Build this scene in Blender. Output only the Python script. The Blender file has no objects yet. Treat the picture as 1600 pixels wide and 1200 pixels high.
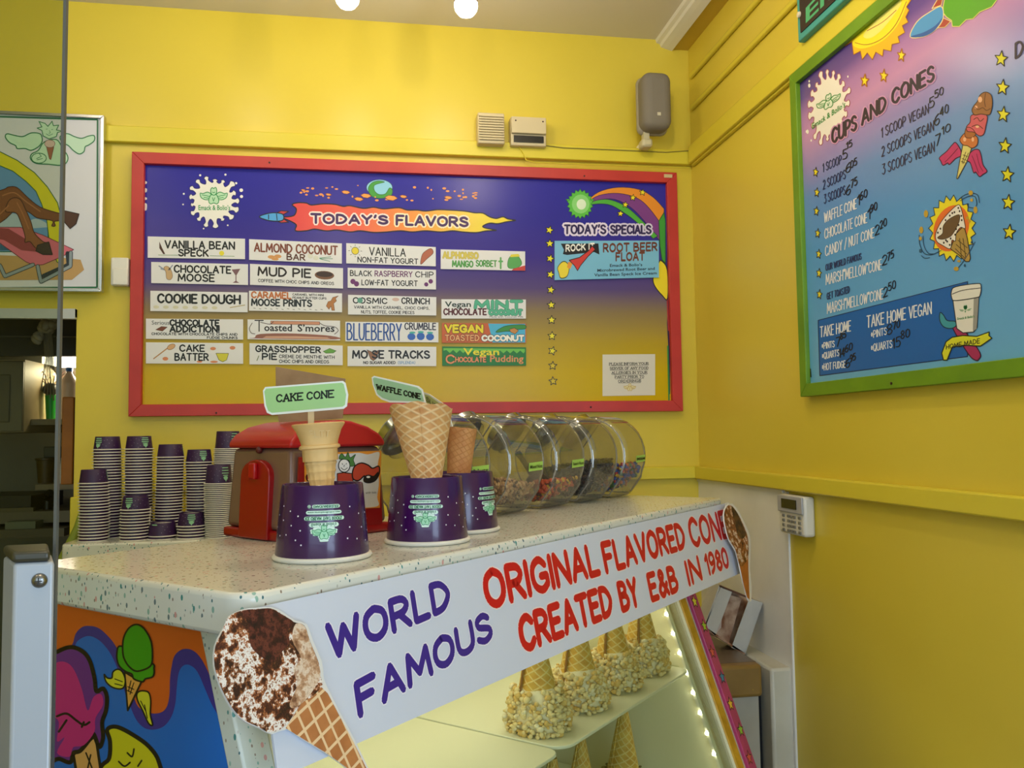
import bpy, math, random
from mathutils import Vector, Matrix
random.seed(7)
sc = bpy.context.scene
COL = sc.collection

# ------------------------------------------------------------------ camera
F = 1303.0; PITCH = .0605; ROLL = -.0142; YAW = .1632; CZ = 1.45
D = 2.75          # back wall plane y = D
RX = 1.105        # right wall plane x = RX
CEIL = 2.838
def _cam():
    cp, sp = math.cos(PITCH), math.sin(PITCH); cy, sy = math.cos(YAW), math.sin(YAW); cr, sr = math.cos(ROLL), math.sin(ROLL)
    f = Vector((sy*cp, cy*cp, sp)); r = Vector((cy, -sy, 0)); u = r.cross(f)
    return (r*cr + u*sr), (u*cr - r*sr), f
CR, CU, CF = _cam()
cam_d = bpy.data.cameras.new('camera'); cam = bpy.data.objects.new('camera', cam_d); COL.objects.link(cam)
cam_d.sensor_width = 36; cam_d.lens = 36*F/1600; cam_d.clip_start = .02
mw = Matrix.Identity(4)
for i in range(3):
    mw[i][0] = CR[i]; mw[i][1] = CU[i]; mw[i][2] = -CF[i]
mw[2][3] = CZ
cam.matrix_world = mw
sc.camera = cam

# ------------------------------------------------------------------ world, lights, exposure
w = bpy.data.worlds.new('world'); sc.world = w; w.use_nodes = True
w.node_tree.nodes['Background'].inputs[0].default_value = (.62, .78, 1, 1)
w.node_tree.nodes['Background'].inputs[1].default_value = .5
sc.view_settings.view_transform = 'Standard'; sc.view_settings.look = 'None'
sc.view_settings.exposure = 0.0; sc.view_settings.gamma = 1
sc.view_settings.use_curve_mapping = False
def light(name, kind, loc, energy, color, target=None, **kw):
    d = bpy.data.lights.new(name, kind); d.energy = energy; d.color = color
    for k, v in kw.items(): setattr(d, k, v)
    o = bpy.data.objects.new(name, d); COL.objects.link(o); o.location = loc
    if target is not None:
        o.rotation_euler = (Vector(target)-Vector(loc)).to_track_quat('-Z', 'Y').to_euler()
    return o
light('daylight_window', 'AREA', (-.9, -2.45, 1.85), 40, (.66, .85, 1), (-.6, 2.7, 1.6), shape='RECTANGLE', size=3.0, size_y=2.0)
light('added_door_daylight', 'AREA', (1.07, -1.25, 1.25), 40, (.58, .76, 1), (-.2, 1.0, 1.25), shape='RECTANGLE', size=1.0, size_y=1.9)  # added daylight to cool the front sign, set in an unseen door
WARM = (1, .84, .60)
BULBS = [(-.071, 2.29, 2.663), (.26, 2.29, 2.663)]
for i, b in enumerate(BULBS):
    light('bulb_light', 'POINT', (b[0], b[1], b[2]-.05), 1.95, WARM, shadow_soft_size=.035)
# the rest of the track, out of frame
for b, e in (((-1.0, 1.9, 2.663), 3), ((-.45, 2.2, 2.663), 2.5), ((.48, 1.5, 2.663), 11), ((-.2, .4, 2.663), 12), ((-1.3, .6, 2.663), 6)):
    light('bulb_light', 'POINT', b, e, WARM, shadow_soft_size=.035)

# ------------------------------------------------------------------ pixel rays onto real planes
CAMP = Vector((0, 0, CZ))
def ray(x, y): return CR*((x-800)/F) - CU*((y-600)/F) + CF
def onY(x, y, Y): v = ray(x, y); return CAMP + v*(Y/v.y)
def onX(x, y, X): v = ray(x, y); return CAMP + v*(X/v.x)
def onZ(x, y, Z): v = ray(x, y); return CAMP + v*((Z-CZ)/v.z)
def onP(x, y, n, p0): v = ray(x, y); return CAMP + v*((Vector(p0)-CAMP).dot(n)/v.dot(n))
# counter frame: U along the counter front (away), N towards the customer
A_ = .7515
U = Vector((math.sin(A_), math.cos(A_), 0)); N = Vector((math.cos(A_), -math.sin(A_), 0)); ZV = Vector((0, 0, 1))
C0 = Vector((-.1467, .9073, 0)); TOP = 1.29
def P3(u, n, z): return C0 + U*u + N*n + ZV*z

# ------------------------------------------------------------------ materials
def lin(h, a=1.0):
    h = h.lstrip('#'); c = []
    for i in (0, 2, 4):
        v = int(h[i:i+2], 16)/255
        c.append(v/12.92 if v <= .04045 else ((v+.055)/1.055)**2.4)
    return (c[0], c[1], c[2], a)
MATS = {}
class NT:
    def __init__(s, m): s.t = m.node_tree; s.n = s.t.nodes; s.l = s.t.links
    def new(s, k, **kw):
        n = s.n.new('ShaderNode'+k)
        for a, b in kw.items(): setattr(n, a, b)
        return n
    def link(s, a, b): s.l.new(a, b)
    def math(s, op, a, b=None, c=None):
        n = s.new('Math', operation=op)
        for i, v in enumerate((a, b, c)):
            if v is None: continue
            if isinstance(v, (int, float)): n.inputs[i].default_value = v
            else: s.link(v, n.inputs[i])
        return n.outputs[0]
    def mix(s, fac, a, b):
        n = s.new('Mix', data_type='RGBA')
        for i, v in ((0, fac), (6, a), (7, b)):
            if isinstance(v, (int, float)): n.inputs[i].default_value = v
            elif isinstance(v, tuple): n.inputs[i].default_value = v
            else: s.link(v, n.inputs[i])
        return n.outputs[2]
    def ramp(s, fac, stops, interp='LINEAR'):
        n = s.new('ValToRGB'); n.color_ramp.interpolation = interp; e = n.color_ramp.elements
        while len(e) < len(stops): e.new(.5)
        for i, (p, c) in enumerate(stops): e[i].position = p; e[i].color = c
        s.link(fac, n.inputs[0]); return n.outputs[0]
    def coord(s, which='Object'): return s.new('TexCoord').outputs[which]
    def noise(s, vec, scale, detail=3, rough=.5):
        n = s.new('TexNoise'); n.inputs['Scale'].default_value = scale; n.inputs['Detail'].default_value = detail; n.inputs['Roughness'].default_value = rough
        s.link(vec, n.inputs['Vector']); return n.outputs[0]
    def bump(s, h, strength, dist=.002):
        n = s.new('Bump'); n.inputs['Strength'].default_value = strength; n.inputs['Distance'].default_value = dist
        s.link(h, n.inputs['Height']); s.link(n.outputs[0], s.n['Principled BSDF'].inputs['Normal'])
def mat(key, color=None, rough=.5, metal=0, spec=.5, bump=None, emit=None, vary=None, trans=0, coat=0, alpha=None, sub=0):
    if key in MATS: return MATS[key]
    m = bpy.data.materials.new(key); m.use_nodes = True; MATS[key] = m
    p = m.node_tree.nodes['Principled BSDF']; t = NT(m)
    c = lin(color) if isinstance(color, str) else color
    p.inputs['Base Color'].default_value = c
    p.inputs['Roughness'].default_value = rough; p.inputs['Metallic'].default_value = metal
    p.inputs['Specular IOR Level'].default_value = spec
    p.inputs['Transmission Weight'].default_value = trans; p.inputs['Coat Weight'].default_value = coat
    if sub: p.inputs['Subsurface Weight'].default_value = sub; p.inputs['Subsurface Scale'].default_value = .01
    if alpha is not None: p.inputs['Alpha'].default_value = alpha
    if emit: p.inputs['Emission Color'].default_value = lin(emit[0]) if isinstance(emit[0], str) else emit[0]; p.inputs['Emission Strength'].default_value = emit[1]
    if bump or vary: co = t.coord()
    if vary:
        c2 = lin(vary[0]); nz = t.noise(co, vary[1], 4)
        t.link(t.mix(t.ramp(nz, [(.35, (0, 0, 0, 1)), (.7, (1, 1, 1, 1))]), c, c2), p.inputs['Base Color'])
    if bump: t.bump(t.noise(co, bump[0], 3), bump[1])
    return m
def pr(c, rough=.38):            # flat printing ink of one colour
    return mat('print '+c+(' %g' % rough if rough != .38 else ''), c, rough, spec=.4)
def grad(key, axis, lo, hi, stops, rough=.3, spec=.5):   # printed gradient between two heights (world axis)
    m = mat(key, '#ffffff', rough, spec=spec); t = NT(m)
    g = t.new('NewGeometry'); s = t.new('SeparateXYZ'); t.link(g.outputs['Position'], s.inputs[0])
    f = t.math('DIVIDE', t.math('SUBTRACT', s.outputs[axis], lo), hi-lo)
    t.link(t.ramp(f, [(p, lin(c)) for p, c in stops]), t.n['Principled BSDF'].inputs['Base Color'])
    return m

# ------------------------------------------------------------------ mesh building
WM = {}
def tag(o, label=None, cat=None, group=None, kind=None):
    if label: o['label'] = label
    if cat: o['category'] = cat
    if group: o['group'] = group
    if kind: o['kind'] = kind
    return o
def empty(name, loc, label, cat, group=None, mw=None):
    o = bpy.data.objects.new(name, None); COL.objects.link(o); o.empty_display_size = .05
    M = mw if mw is not None else Matrix.Translation(Vector(loc))
    o.matrix_world = M; WM[o.name] = M.copy()
    return tag(o, label, cat, group)
class G:
    def __init__(s): s.v = []; s.f = []; s.m = []; s.cur = 0
    def add(s, vs, fs):
        b = len(s.v); s.v += [Vector(v) for v in vs]
        for f in fs: s.f.append([b+i for i in f]); s.m.append(s.cur)
        return s
    def box(s, c, size, ax=None):
        ax = ax or (Vector((1, 0, 0)), Vector((0, 1, 0)), ZV); c = Vector(c)
        vs = [c + ax[0]*(size[0]*i/2) + ax[1]*(size[1]*j/2) + ax[2]*(size[2]*k/2) for i in (-1, 1) for j in (-1, 1) for k in (-1, 1)]
        return s.add(vs, [(0, 1, 3, 2), (4, 6, 7, 5), (0, 4, 5, 1), (2, 3, 7, 6), (0, 2, 6, 4), (1, 5, 7, 3)])
    def hexa(s, a, b):      # two quads (4 pts each), same winding
        vs = list(a)+list(b)
        return s.add(vs, [(3, 2, 1, 0), (4, 5, 6, 7)]+[(i, (i+1) % 4, 4+(i+1) % 4, 4+i) for i in range(4)])
    def prism(s, pts, off):  # closed outline + thickness vector
        n = len(pts); off = Vector(off); vs = [Vector(p) for p in pts]; vs += [p+off for p in vs]
        return s.add(vs, [tuple(range(n-1, -1, -1)), tuple(range(n, 2*n))]+[(i, (i+1) % n, n+(i+1) % n, n+i) for i in range(n)])
    def lathe(s, prof, c=(0, 0, 0), seg=24, ax=None, cap=(True, True), fn=None):
        ax = ax or (Vector((1, 0, 0)), Vector((0, 1, 0)), ZV); c = Vector(c); vs = []; fs = []
        for j, (r, z) in enumerate(prof):
            for i in range(seg):
                a = 2*math.pi*i/seg; rr, zz = fn(r, z, a) if fn else (r, z)
                vs.append(c + ax[0]*(rr*math.cos(a)) + ax[1]*(rr*math.sin(a)) + ax[2]*zz)
        for j in range(len(prof)-1):
            for i in range(seg):
                k = (i+1) % seg; fs.append((j*seg+i, j*seg+k, (j+1)*seg+k, (j+1)*seg+i))
        if cap[0]: fs.append(tuple(range(seg-1, -1, -1)))
        if cap[1]: fs.append(tuple((len(prof)-1)*seg+i for i in range(seg)))
        return s.add(vs, fs)
    def tube(s, pts, r, seg=8, closed=False):
        pts = [Vector(p) for p in pts]; n = len(pts); vs = []; fs = []
        for i, p in enumerate(pts):
            d = (pts[min(i+1, n-1)]-pts[max(i-1, 0)]).normalized()
            a = d.cross(ZV if abs(d.z) < .9 else Vector((1, 0, 0))).normalized(); b = d.cross(a)
            rr = r[i] if isinstance(r, (list, tuple)) else r
            for k in range(seg):
                t = 2*math.pi*k/seg; vs.append(p + a*(rr*math.cos(t)) + b*(rr*math.sin(t)))
        for i in range(n-1):
            for k in range(seg):
                q = (k+1) % seg; fs.append((i*seg+k, i*seg+q, (i+1)*seg+q, (i+1)*seg+k))
        fs.append(tuple(range(seg-1, -1, -1))); fs.append(tuple((n-1)*seg+k for k in range(seg)))
        return s.add(vs, fs)
    def ico(s, c, r, rot=None, sub=1):
        V, Fc = ICO[sub]; c = Vector(c)
        r = (r, r, r) if isinstance(r, (int, float)) else r
        vs = []
        for v in V:
            p = Vector((v[0]*r[0], v[1]*r[1], v[2]*r[2]))
            if rot: p = rot @ p
            vs.append(c+p)
        return s.add(vs, Fc)
def _ico():
    t = (1+5**.5)/2
    V = [Vector(v).normalized() for v in [(-1, t, 0), (1, t, 0), (-1, -t, 0), (1, -t, 0), (0, -1, t), (0, 1, t), (0, -1, -t), (0, 1, -t), (t, 0, -1), (t, 0, 1), (-t, 0, -1), (-t, 0, 1)]]
    Fc = [(0, 11, 5), (0, 5, 1), (0, 1, 7), (0, 7, 10), (0, 10, 11), (1, 5, 9), (5, 11, 4), (11, 10, 2), (10, 7, 6), (7, 1, 8), (3, 9, 4), (3, 4, 2), (3, 2, 6), (3, 6, 8), (3, 8, 9), (4, 9, 5), (2, 4, 11), (6, 2, 10), (8, 6, 7), (9, 8, 1)]
    out = {1: (V, Fc)}
    V2 = list(V); F2 = []; cache = {}
    def mid(a, b):
        k = (min(a, b), max(a, b))
        if k not in cache: V2.append(((V2[a]+V2[b])/2).normalized()); cache[k] = len(V2)-1
        return cache[k]
    for a, b, c in Fc:
        x, y, z = mid(a, b), mid(b, c), mid(c, a); F2 += [(a, x, z), (b, y, x), (c, z, y), (x, y, z)]
    out[2] = (V2, F2); return out
ICO = _ico()
def mk(name, g, m, parent=None, local=False, smooth=False, bevel=0, bseg=2, label=None, cat=None, group=None, kind=None, solid=0):
    mats = m if isinstance(m, (list, tuple)) else [m]
    me = bpy.data.meshes.new(name); o = bpy.data.objects.new(name, me)
    if parent is not None:
        M = WM[parent.name]; o.parent = parent
    elif local: M = Matrix.Identity(4)
    else:
        n = len(g.v); c = sum(g.v, Vector())/n; c.z = min(v.z for v in g.v); M = Matrix.Translation(c); o.matrix_world = M
    COL.objects.link(o); WM[o.name] = M.copy()
    if local: vs = g.v
    else: Mi = M.inverted(); vs = [Mi @ v for v in g.v]
    me.from_pydata([tuple(v) for v in vs], [], g.f)
    for mm in mats: me.materials.append(mm)
    if len(mats) > 1: me.polygons.foreach_set('material_index', g.m)
    if smooth:
        me.polygons.foreach_set('use_smooth', [True]*len(me.polygons))
        try: me.set_sharp_from_angle(angle=math.radians(smooth if smooth > 1 else 40))
        except Exception: pass
    me.update()
    if bevel:
        b = o.modifiers.new('bevel', 'BEVEL'); b.width = bevel; b.segments = bseg; b.limit_method = 'ANGLE'
        me.polygons.foreach_set('use_smooth', [True]*len(me.polygons))
        try: me.set_sharp_from_angle(angle=math.radians(50))
        except Exception: pass
        b.harden_normals = False
    return tag(o, label, cat, group, kind)
def copy_thing(root, M, label=None):
    r = root.copy(); COL.objects.link(r); r.matrix_world = M; WM[r.name] = M.copy()
    if label: r['label'] = label
    for ch in [c for c in bpy.data.objects if c.parent == root]:
        c = ch.copy(); COL.objects.link(c); c.parent = r
        for g2 in [d for d in bpy.data.objects if d.parent == ch]:
            d = g2.copy(); COL.objects.link(d); d.parent = c
    return r
BX = lambda c, s, ax=None: G().box(c, s, ax)

# ------------------------------------------------------------------ flat print: canvases, strokes, lettering
def smooth_pts(pts, closed=True, k=4):
    n = len(pts); out = []
    rng = range(n) if closed else range(n-1)
    for i in rng:
        if closed: p0, p1, p2, p3 = pts[(i-1) % n], pts[i], pts[(i+1) % n], pts[(i+2) % n]
        else: p0, p1, p2, p3 = pts[max(i-1, 0)], pts[i], pts[i+1], pts[min(i+2, n-1)]
        for j in range(k):
            t = j/k
            out.append(tuple(.5*((2*p1[a])+(-p0[a]+p2[a])*t+(2*p0[a]-5*p1[a]+4*p2[a]-p3[a])*t*t+(-p0[a]+3*p1[a]-3*p2[a]+p3[a])*t**3) for a in (0, 1)))
    if not closed: out.append(tuple(pts[-1]))
    return out
class Canvas:
    """2D drawing on a real plane: f maps canvas (x, y down) to the world, nrm points to the viewer"""
    def __init__(s, parent, f, nrm, o=(0, 0), k=1.0, step=.0001, base=0):
        s.p = parent; s.f = f; s.n = Vector(nrm); s.o = o; s.k = k; s.step = step; s.base = base; s.i = 0
    def sub(s, ox, oy, k): return Canvas(s.p, s.f, s.n, (ox, oy), k, s.step, s.base)
    def w(s, pt, layer): return s.f(s.o[0]+pt[0]/s.k, s.o[1]+pt[1]/s.k) + s.n*(s.step*(layer+1+s.base))
    def face(s, g, pts, layer):     # each piece a hair above the last, so overlapping strokes never share a plane
        s.i += 1; l = layer+(s.i % 16)*.018
        g.add([s.w(p, l) for p in pts], [tuple(range(len(pts)))])
    def out(s, name, g, m, label=None):
        if isinstance(m, str): m = pr(m)
        return mk(name, g, m, s.p, label=label)
    def poly(s, name, pts, m, layer=0, sm=False, edge=None, label=None):
        if sm: pts = smooth_pts(pts)
        g = G(); s.face(g, pts, layer); o = s.out(name, g, m, label)
        if edge: s.line(name+'_outline', [list(pts)+[pts[0]]], edge[0], edge[1], layer+.5)
        return o
    def ribbon(s, g, pts, wd, layer, cap=6):
        h = wd/2
        for a, b in zip(pts[:-1], pts[1:]):
            dx, dy = b[0]-a[0], b[1]-a[1]; L = math.hypot(dx, dy)
            if L < 1e-6: continue
            nx, ny = -dy/L*h, dx/L*h
            s.face(g, [(a[0]+nx, a[1]+ny), (b[0]+nx, b[1]+ny), (b[0]-nx, b[1]-ny), (a[0]-nx, a[1]-ny)], layer)
        if cap:
            for a in pts: s.face(g, [(a[0]+h*math.cos(2*math.pi*i/cap), a[1]+h*math.sin(2*math.pi*i/cap)) for i in range(cap)], layer)
    def line(s, name, lines, m, wd, layer=1, sm=False, cap=6):
        g = G()
        for l in lines: s.ribbon(g, smooth_pts(l, False) if sm else l, wd, layer, cap)
        o = s.out(name, g, m)
        if len(lines) > 1: o['kind'] = 'stuff'
        return o
    def ell(s, name, c, rx, ry, m, layer=0, n=20, rot=0, edge=None):
        cr, sr = math.cos(rot), math.sin(rot)
        pts = [(c[0]+rx*math.cos(t)*cr-ry*math.sin(t)*sr, c[1]+rx*math.cos(t)*sr+ry*math.sin(t)*cr) for t in [2*math.pi*i/n for i in range(n)]]
        return s.poly(name, pts, m, layer, edge=edge)
    def blobs(s, name, items, m, layer=0, n=10):     # many spots as one part
        g = G()
        for it in items:
            x, y, rx = it[:3]; ry = it[3] if len(it) > 3 else rx
            s.face(g, [(x+rx*math.cos(2*math.pi*i/n), y+ry*math.sin(2*math.pi*i/n)) for i in range(n)], layer)
        o = s.out(name, g, m)
        if len(items) > 1: o['kind'] = 'stuff'
        return o
    def star(s, c, r, m='#f2e52c', layer=1, rot=0, sx=1, edge='#1c1c14', ew=None, name='printed_star'):
        pts = []
        for i in range(10):
            a = -math.pi/2+math.pi*i/5+rot; q = r if i % 2 == 0 else r*.45
            pts.append((c[0]+q*math.cos(a)*sx, c[1]+q*math.sin(a)))
        return s.poly(name, pts, m, layer, edge=(edge, ew or r*.16) if edge else None)
    def text(s, txt, x0, y0, x1, y1, h0, h1=None, m='#111111', wd=1.0, layer=2, font='S', up=(0, -1), name='lettering', halo=None, serif=False, slant=0, shear=0):
        h1 = h1 or h0
        def bi(a, b):   # a in 0..1 along, b in heights up
            h = h0+(h1-h0)*a; a2 = a + slant*b*h/math.hypot(x1-x0, y1-y0)
            return (x0+(x1-x0)*a2+up[0]*b*h, y0+(y1-y0)*a2+up[1]*b*h)
        if font == 'S':
            strokes, W = layout(txt, serif)
            L = [[bi(p[0]/W, p[1]) for p in st] for st in strokes]
            if halo: s.line(name+'_outline', L, halo[0], halo[1], layer-.4)
            return s.line(name, L, m, wd, layer)
        vs, fs = font_mesh(txt, font == 'B')
        g = G(); g.add([s.w(bi(x, y), layer) for x, y in vs], fs); return s.out(name, g, m)
def font_mesh(txt, bold=False):
    cu = bpy.data.curves.new('t', 'FONT'); cu.body = txt; cu.resolution_u = 2; cu.size = 1
    if bold: cu.offset = .018
    o = bpy.data.objects.new('t', cu); me = o.to_mesh()
    vs = [(v.co.x, v.co.y) for v in me.vertices]; fs = [tuple(p.vertices) for p in me.polygons]
    o.to_mesh_clear(); bpy.data.objects.remove(o); bpy.data.curves.remove(cu)
    a = min(v[0] for v in vs); b = max(v[0] for v in vs)
    return [((x-a)/(b-a), y/.72) for x, y in vs], fs
GL = {
'A': '4|0,0 2,6 4,0|.7,2 3.3,2', 'B': '3.8|0,0 0,6|~0,6 2.3,5.8 3.1,4.6 2.3,3.4 0,3.2|~0,3.2 2.7,3 3.8,1.6 2.7,.2 0,0',
'C': '3.8|~3.8,4.8 2.3,6 .5,5 0,3 .5,1 2.3,0 3.8,1.2', 'D': '3.9|0,0 0,6|~0,6 2.3,5.6 3.9,3 2.3,.4 0,0',
'E': '3.2|3.2,6 0,6 0,0 3.2,0|0,3.1 2.7,3.1', 'F': '3.2|3.2,6 0,6 0,0|0,3.1 2.6,3.1',
'G': '4|~3.8,4.8 2.3,6 .5,5 0,3 .5,1 2.3,0 4,1.1|2.3,2.7 4,2.7 4,1', 'H': '3.7|0,0 0,6|3.7,0 3.7,6|0,3 3.7,3',
'I': '.01|0,0 0,6', 'J': '2.8|~2.8,6 2.8,1.6 1.5,0 0,1.2', 'K': '3.6|0,0 0,6|3.5,6 0,2.6|1.2,3.7 3.6,0', 'L': '3|0,6 0,0 3,0',
'M': '4.8|0,0 .4,6 2.4,1.4 4.4,6 4.8,0', 'N': '3.8|0,0 0,6 3.8,0 3.8,6', 'O': '4.2|~2.1,6 .5,5 0,3 .5,1 2.1,0 3.7,1 4.2,3 3.7,5 2.1,6',
'P': '3.5|0,0 0,6|~0,6 2.4,5.8 3.5,4.3 2.4,2.8 0,2.6', 'Q': '4.2|~2.1,6 .5,5 0,3 .5,1 2.1,0 3.7,1 4.2,3 3.7,5 2.1,6|2.6,1.6 4.2,-.3',
'R': '3.6|0,0 0,6|~0,6 2.4,5.8 3.4,4.4 2.4,3 0,2.8|1.5,2.9 3.6,0', 'S': '3.4|~3.2,5 1.9,6 .3,5.3 .5,3.8 2,3 3.3,2.2 3.3,.8 1.7,0 0,1',
'T': '3.8|0,6 3.8,6|1.9,6 1.9,0', 'U': '3.8|~0,6 0,2 .6,.5 1.9,0 3.2,.5 3.8,2 3.8,6', 'V': '4|0,6 2,0 4,6', 'W': '5.4|0,6 1.3,0 2.7,5 4.1,0 5.4,6',
'X': '3.8|0,0 3.8,6|0,6 3.8,0', 'Y': '3.8|0,6 1.9,3 3.8,6|1.9,3 1.9,0', 'Z': '3.6|0,6 3.6,6 0,0 3.6,0',
'0': '3.4|~1.7,6 .3,5 0,3 .3,1 1.7,0 3.1,1 3.4,3 3.1,5 1.7,6', '1': '1.3|0,4.6 1.3,6 1.3,0', '2': '3.3|~.1,4.8 1.6,6 3.2,4.8 2.6,3 0,0|0,0 3.3,0',
'3': '3.2|0,6 3.1,6 1.4,3.6|~1.4,3.6 3.1,3 3.1,1 1.5,0 0,.9', '4': '3.6|2.7,0 2.7,6 0,1.8 3.6,1.8', '5': '3.3|3,6 .4,6 .2,3.4|~.2,3.4 2,3.8 3.3,2.2 2.4,.2 0,.5',
'6': '3.3|~2.8,6 .8,4.6 0,2 .8,.2 2.4,.1 3.3,1.7 2.4,3.3 .4,2.6', '7': '3.2|0,6 3.2,6 1,0', '8': '3.3|~1.65,3.2 .2,4.4 1.65,6 3.1,4.4 1.65,3.2 0,1.5 1.65,0 3.3,1.5 1.65,3.2',
'9': '3.3|~.5,0 2.5,1.4 3.3,4 2.5,5.8 .9,5.9 0,4.3 .9,2.7 2.9,3.4', '&': '4.2|~4.2,0 .9,4.6 1.6,6 2.7,4.8 .3,2 .4,.5 1.8,0 4,2.6',
"'": '.4|.4,6.3 0,4.8', '"': '1.2|0,6.2 0,4.9|1.2,6.2 1.2,4.9', '!': '.01|0,6 0,1.7|0,.1 0,0', '/': '2.6|0,-.4 2.6,6.4', '.': '.3|.1,.1 .2,.1', ',': '.6|.4,.3 0,-.8',
'(': '1|~1,6.5 0,4.5 0,1.5 1,-.5', ')': '1|~0,6.5 1,4.5 1,1.5 0,-.5', '-': '2|0,3 2,3', '*': '2.4|0,3 2.4,3|.6,4.4 1.8,1.6|1.8,4.4 .6,1.6'}
_gc = {}
def glyph(ch):
    if ch in _gc: return _gc[ch]
    p = GL[ch].split('|'); st = []
    for q in p[1:]:
        sm = q.startswith('~'); pts = [tuple(float(a)/6 for a in t.split(',')) for t in q.lstrip('~').split()]
        st.append((smooth_pts(pts, False, 3) if sm else pts, sm))
    _gc[ch] = (float(p[0])/6, st); return _gc[ch]
def layout(txt, serif=False):
    x = 0; out = []
    for ch in txt:
        if ch == ' ': x += .42; continue
        w_, st = glyph(ch)
        for pts, sm in st:
            out.append([(x+a, b) for a, b in pts])
            if serif and not sm:
                for a, b in (pts[0], pts[-1]):
                    if b in (0, 1): out.append([(x+a-.11, b), (x+a+.11, b)])
        x += w_+.24
    return out, x-.24

# ================================================================== THE ROOM
YW = mat('yellow wall paint', '#dec948', .36, spec=.45, bump=(9, .12), vary=('#d8c23c', 1.2))
YT = mat('yellow trim paint', '#dccb3a', .38, spec=.45, bump=(14, .1))
WHT = mat('white trim paint', '#e6e3da', .4)
CEILM = mat('ceiling paint', '#d9d3c8', .7, bump=(30, .05))
XL = -.911       # right jamb of the pass-through to the kitchen
def struct(name, g, m, label, **k): return mk(name, g, m, kind='structure', label=label, **k)
g = G().prism([(-3.1, D, 0), (-2.7, D, 0), (-2.7, D, 1.842), (XL, D, 1.842), (XL, D, 0), (RX+.12, D, 0), (RX+.12, D, 2.9), (-3.1, D, 2.9)], (0, .12, 0))
struct('wall_back', g, YW, 'yellow back wall behind the counter with an opening to the kitchen')
g = G(); g.box((RX+.06, 1.10, 1.45), (.12, 3.5, 2.9)); g.box((RX+.06, -2.26, 1.45), (.12, .72, 2.9)); g.box((RX+.06, -1.275, 2.56), (.12, 1.25, .68))
struct('wall_right', g, YW, 'yellow side wall carrying the large price board')
struct('wall_left', BX((-3.06, 1.0, 1.45), (.12, 7.2, 2.9)), YW, 'yellow wall at the far left')
g = G(); g.box((-.95, -2.66, .35), (4.1, .12, .7)); g.box((-.95, -2.66, 2.84), (4.1, .12, .12)); g.box((-2.75, -2.66, 1.75), (.5, .12, 2.1)); g.box((1.05, -2.66, 1.75), (.25, .12, 2.1))
struct('wall_front', g, YW, 'street wall with the shop window')
struct('floor', BX((-.95, 1.0, -.05), (4.2, 7.4, .1)), mat('floor tile', '#8a8478', .4, vary=('#7c766a', 3)), 'grey floor')
struct('ceiling', BX((-.95, 1.0, CEIL+.04), (4.2, 7.4, .08)), CEILM, 'off white ceiling')
g = G(); 
for x0, x1 in ((-2.5, -2.44), (-.78, -.72), (.87, .925)): g.box(((x0+x1)/2, -2.63, 1.74), (x1-x0, .06, 2.08))
g.box((-.79, -2.63, .73), (3.4, .07, .06)); g.box((-.79, -2.63, 2.75), (3.4, .07, .06))
struct('window_1', g, WHT, 'white shop window frame')
g = G()
for y in (-1.88, -.67): g.box((RX+.05, y, 1.1), (.09, .06, 2.2))
g.box((RX+.05, -1.275, 2.17), (.09, 1.15, .06)); g.box((RX+.05, -1.275, .1), (.06, 1.15, .2)); g.box((RX+.05, -1.275, 1.05), (.05, 1.15, .05))
struct('added_door_1', g, WHT, 'white framed glazed door, added unseen beside the camera to carry the daylight')  # unseen door, added so the sign gets daylight from the right
# rails
def rail(name, z0, z1, out, label):
    g = G(); g.box(((XL+RX)/2+.02 if z0 < 2 else (RX-2.9)/2, D-out/2, (z0+z1)/2), ((RX-XL)-.04 if z0 < 2 else RX+2.9, out, z1-z0))
    return struct(name, g, YT, label, bevel=.003)
rail('trim_1', 2.385, 2.437, .022, 'yellow picture rail on the back wall')
struct('trim_2', BX((RX-.011, .07, 2.414), (.022, 5.3, .062)), YT, 'yellow picture rail on the side wall', bevel=.003)
struct('trim_3', BX((RX-.006, .07, 2.380), (.012, 5.3, .008)), YT, 'thin bead under the side picture rail', bevel=.002)
rail('trim_4', 1.291, 1.333, .02, 'yellow chair rail on the back wall')
struct('trim_5', BX((RX-.0125, 1.05, 1.311), (.025, 3.38, .042)), YT, 'yellow chair rail on the side wall', bevel=.004)
struct('trim_6', BX((RX-.006, .07, 2.582), (.012, 5.3, .02)), YT, 'lower raised bead high on the side wall', bevel=.005)
struct('trim_7', BX((RX-.006, .07, 2.695), (.012, 5.3, .02)), YT, 'upper raised bead high on the side wall', bevel=.005)
prof = [(.985, CEIL), (.988, 2.826), (1.000, 2.822), (1.004, 2.812), (1.022, 2.806), (1.045, 2.800), (1.05, CEIL)]
struct('trim_8', G().prism([(x, -2.58, z) for x, z in prof], (0, 2.58+D, 0)), WHT, 'white crown moulding along the ceiling')
struct('trim_9', BX((1.0775, .085, 2.822), (.055, 5.33, .032)), mat('soffit paint', '#c9a93a', .5), 'tan strip between the crown moulding and the side wall')
g = G(); g.box((-1.62, D-.006, 1.84), (1.42, .024, .03)); g.box((-.925, D-.006, 1.843), (.03, .022, .026))
struct('trim_10', g, mat('header aluminium', '#b9bcbc', .35, .2), 'grey metal strip over the kitchen opening')
struct('trim_11', BX((XL+.018, D-.02, .64), (.03, .04, 1.28)), YT, 'yellow post below the chair rail beside the opening', bevel=.003)
# white panel on the side wall
struct('trim_12', BX((RX-.003, (2.122+D)/2, (.4+1.284)/2), (.006, D-2.122, .884)), mat('white laminate panel', '#ecebe8', .35, vary=('#e0dfdc', 6)), 'white laminate panel on the side wall behind the carton')
struct('trim_13', BX((RX-.006, (2.14+D)/2, 1.285), (.009, D-2.14, .01)), WHT, 'thin white strip along the top of the laminate panel')

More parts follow.
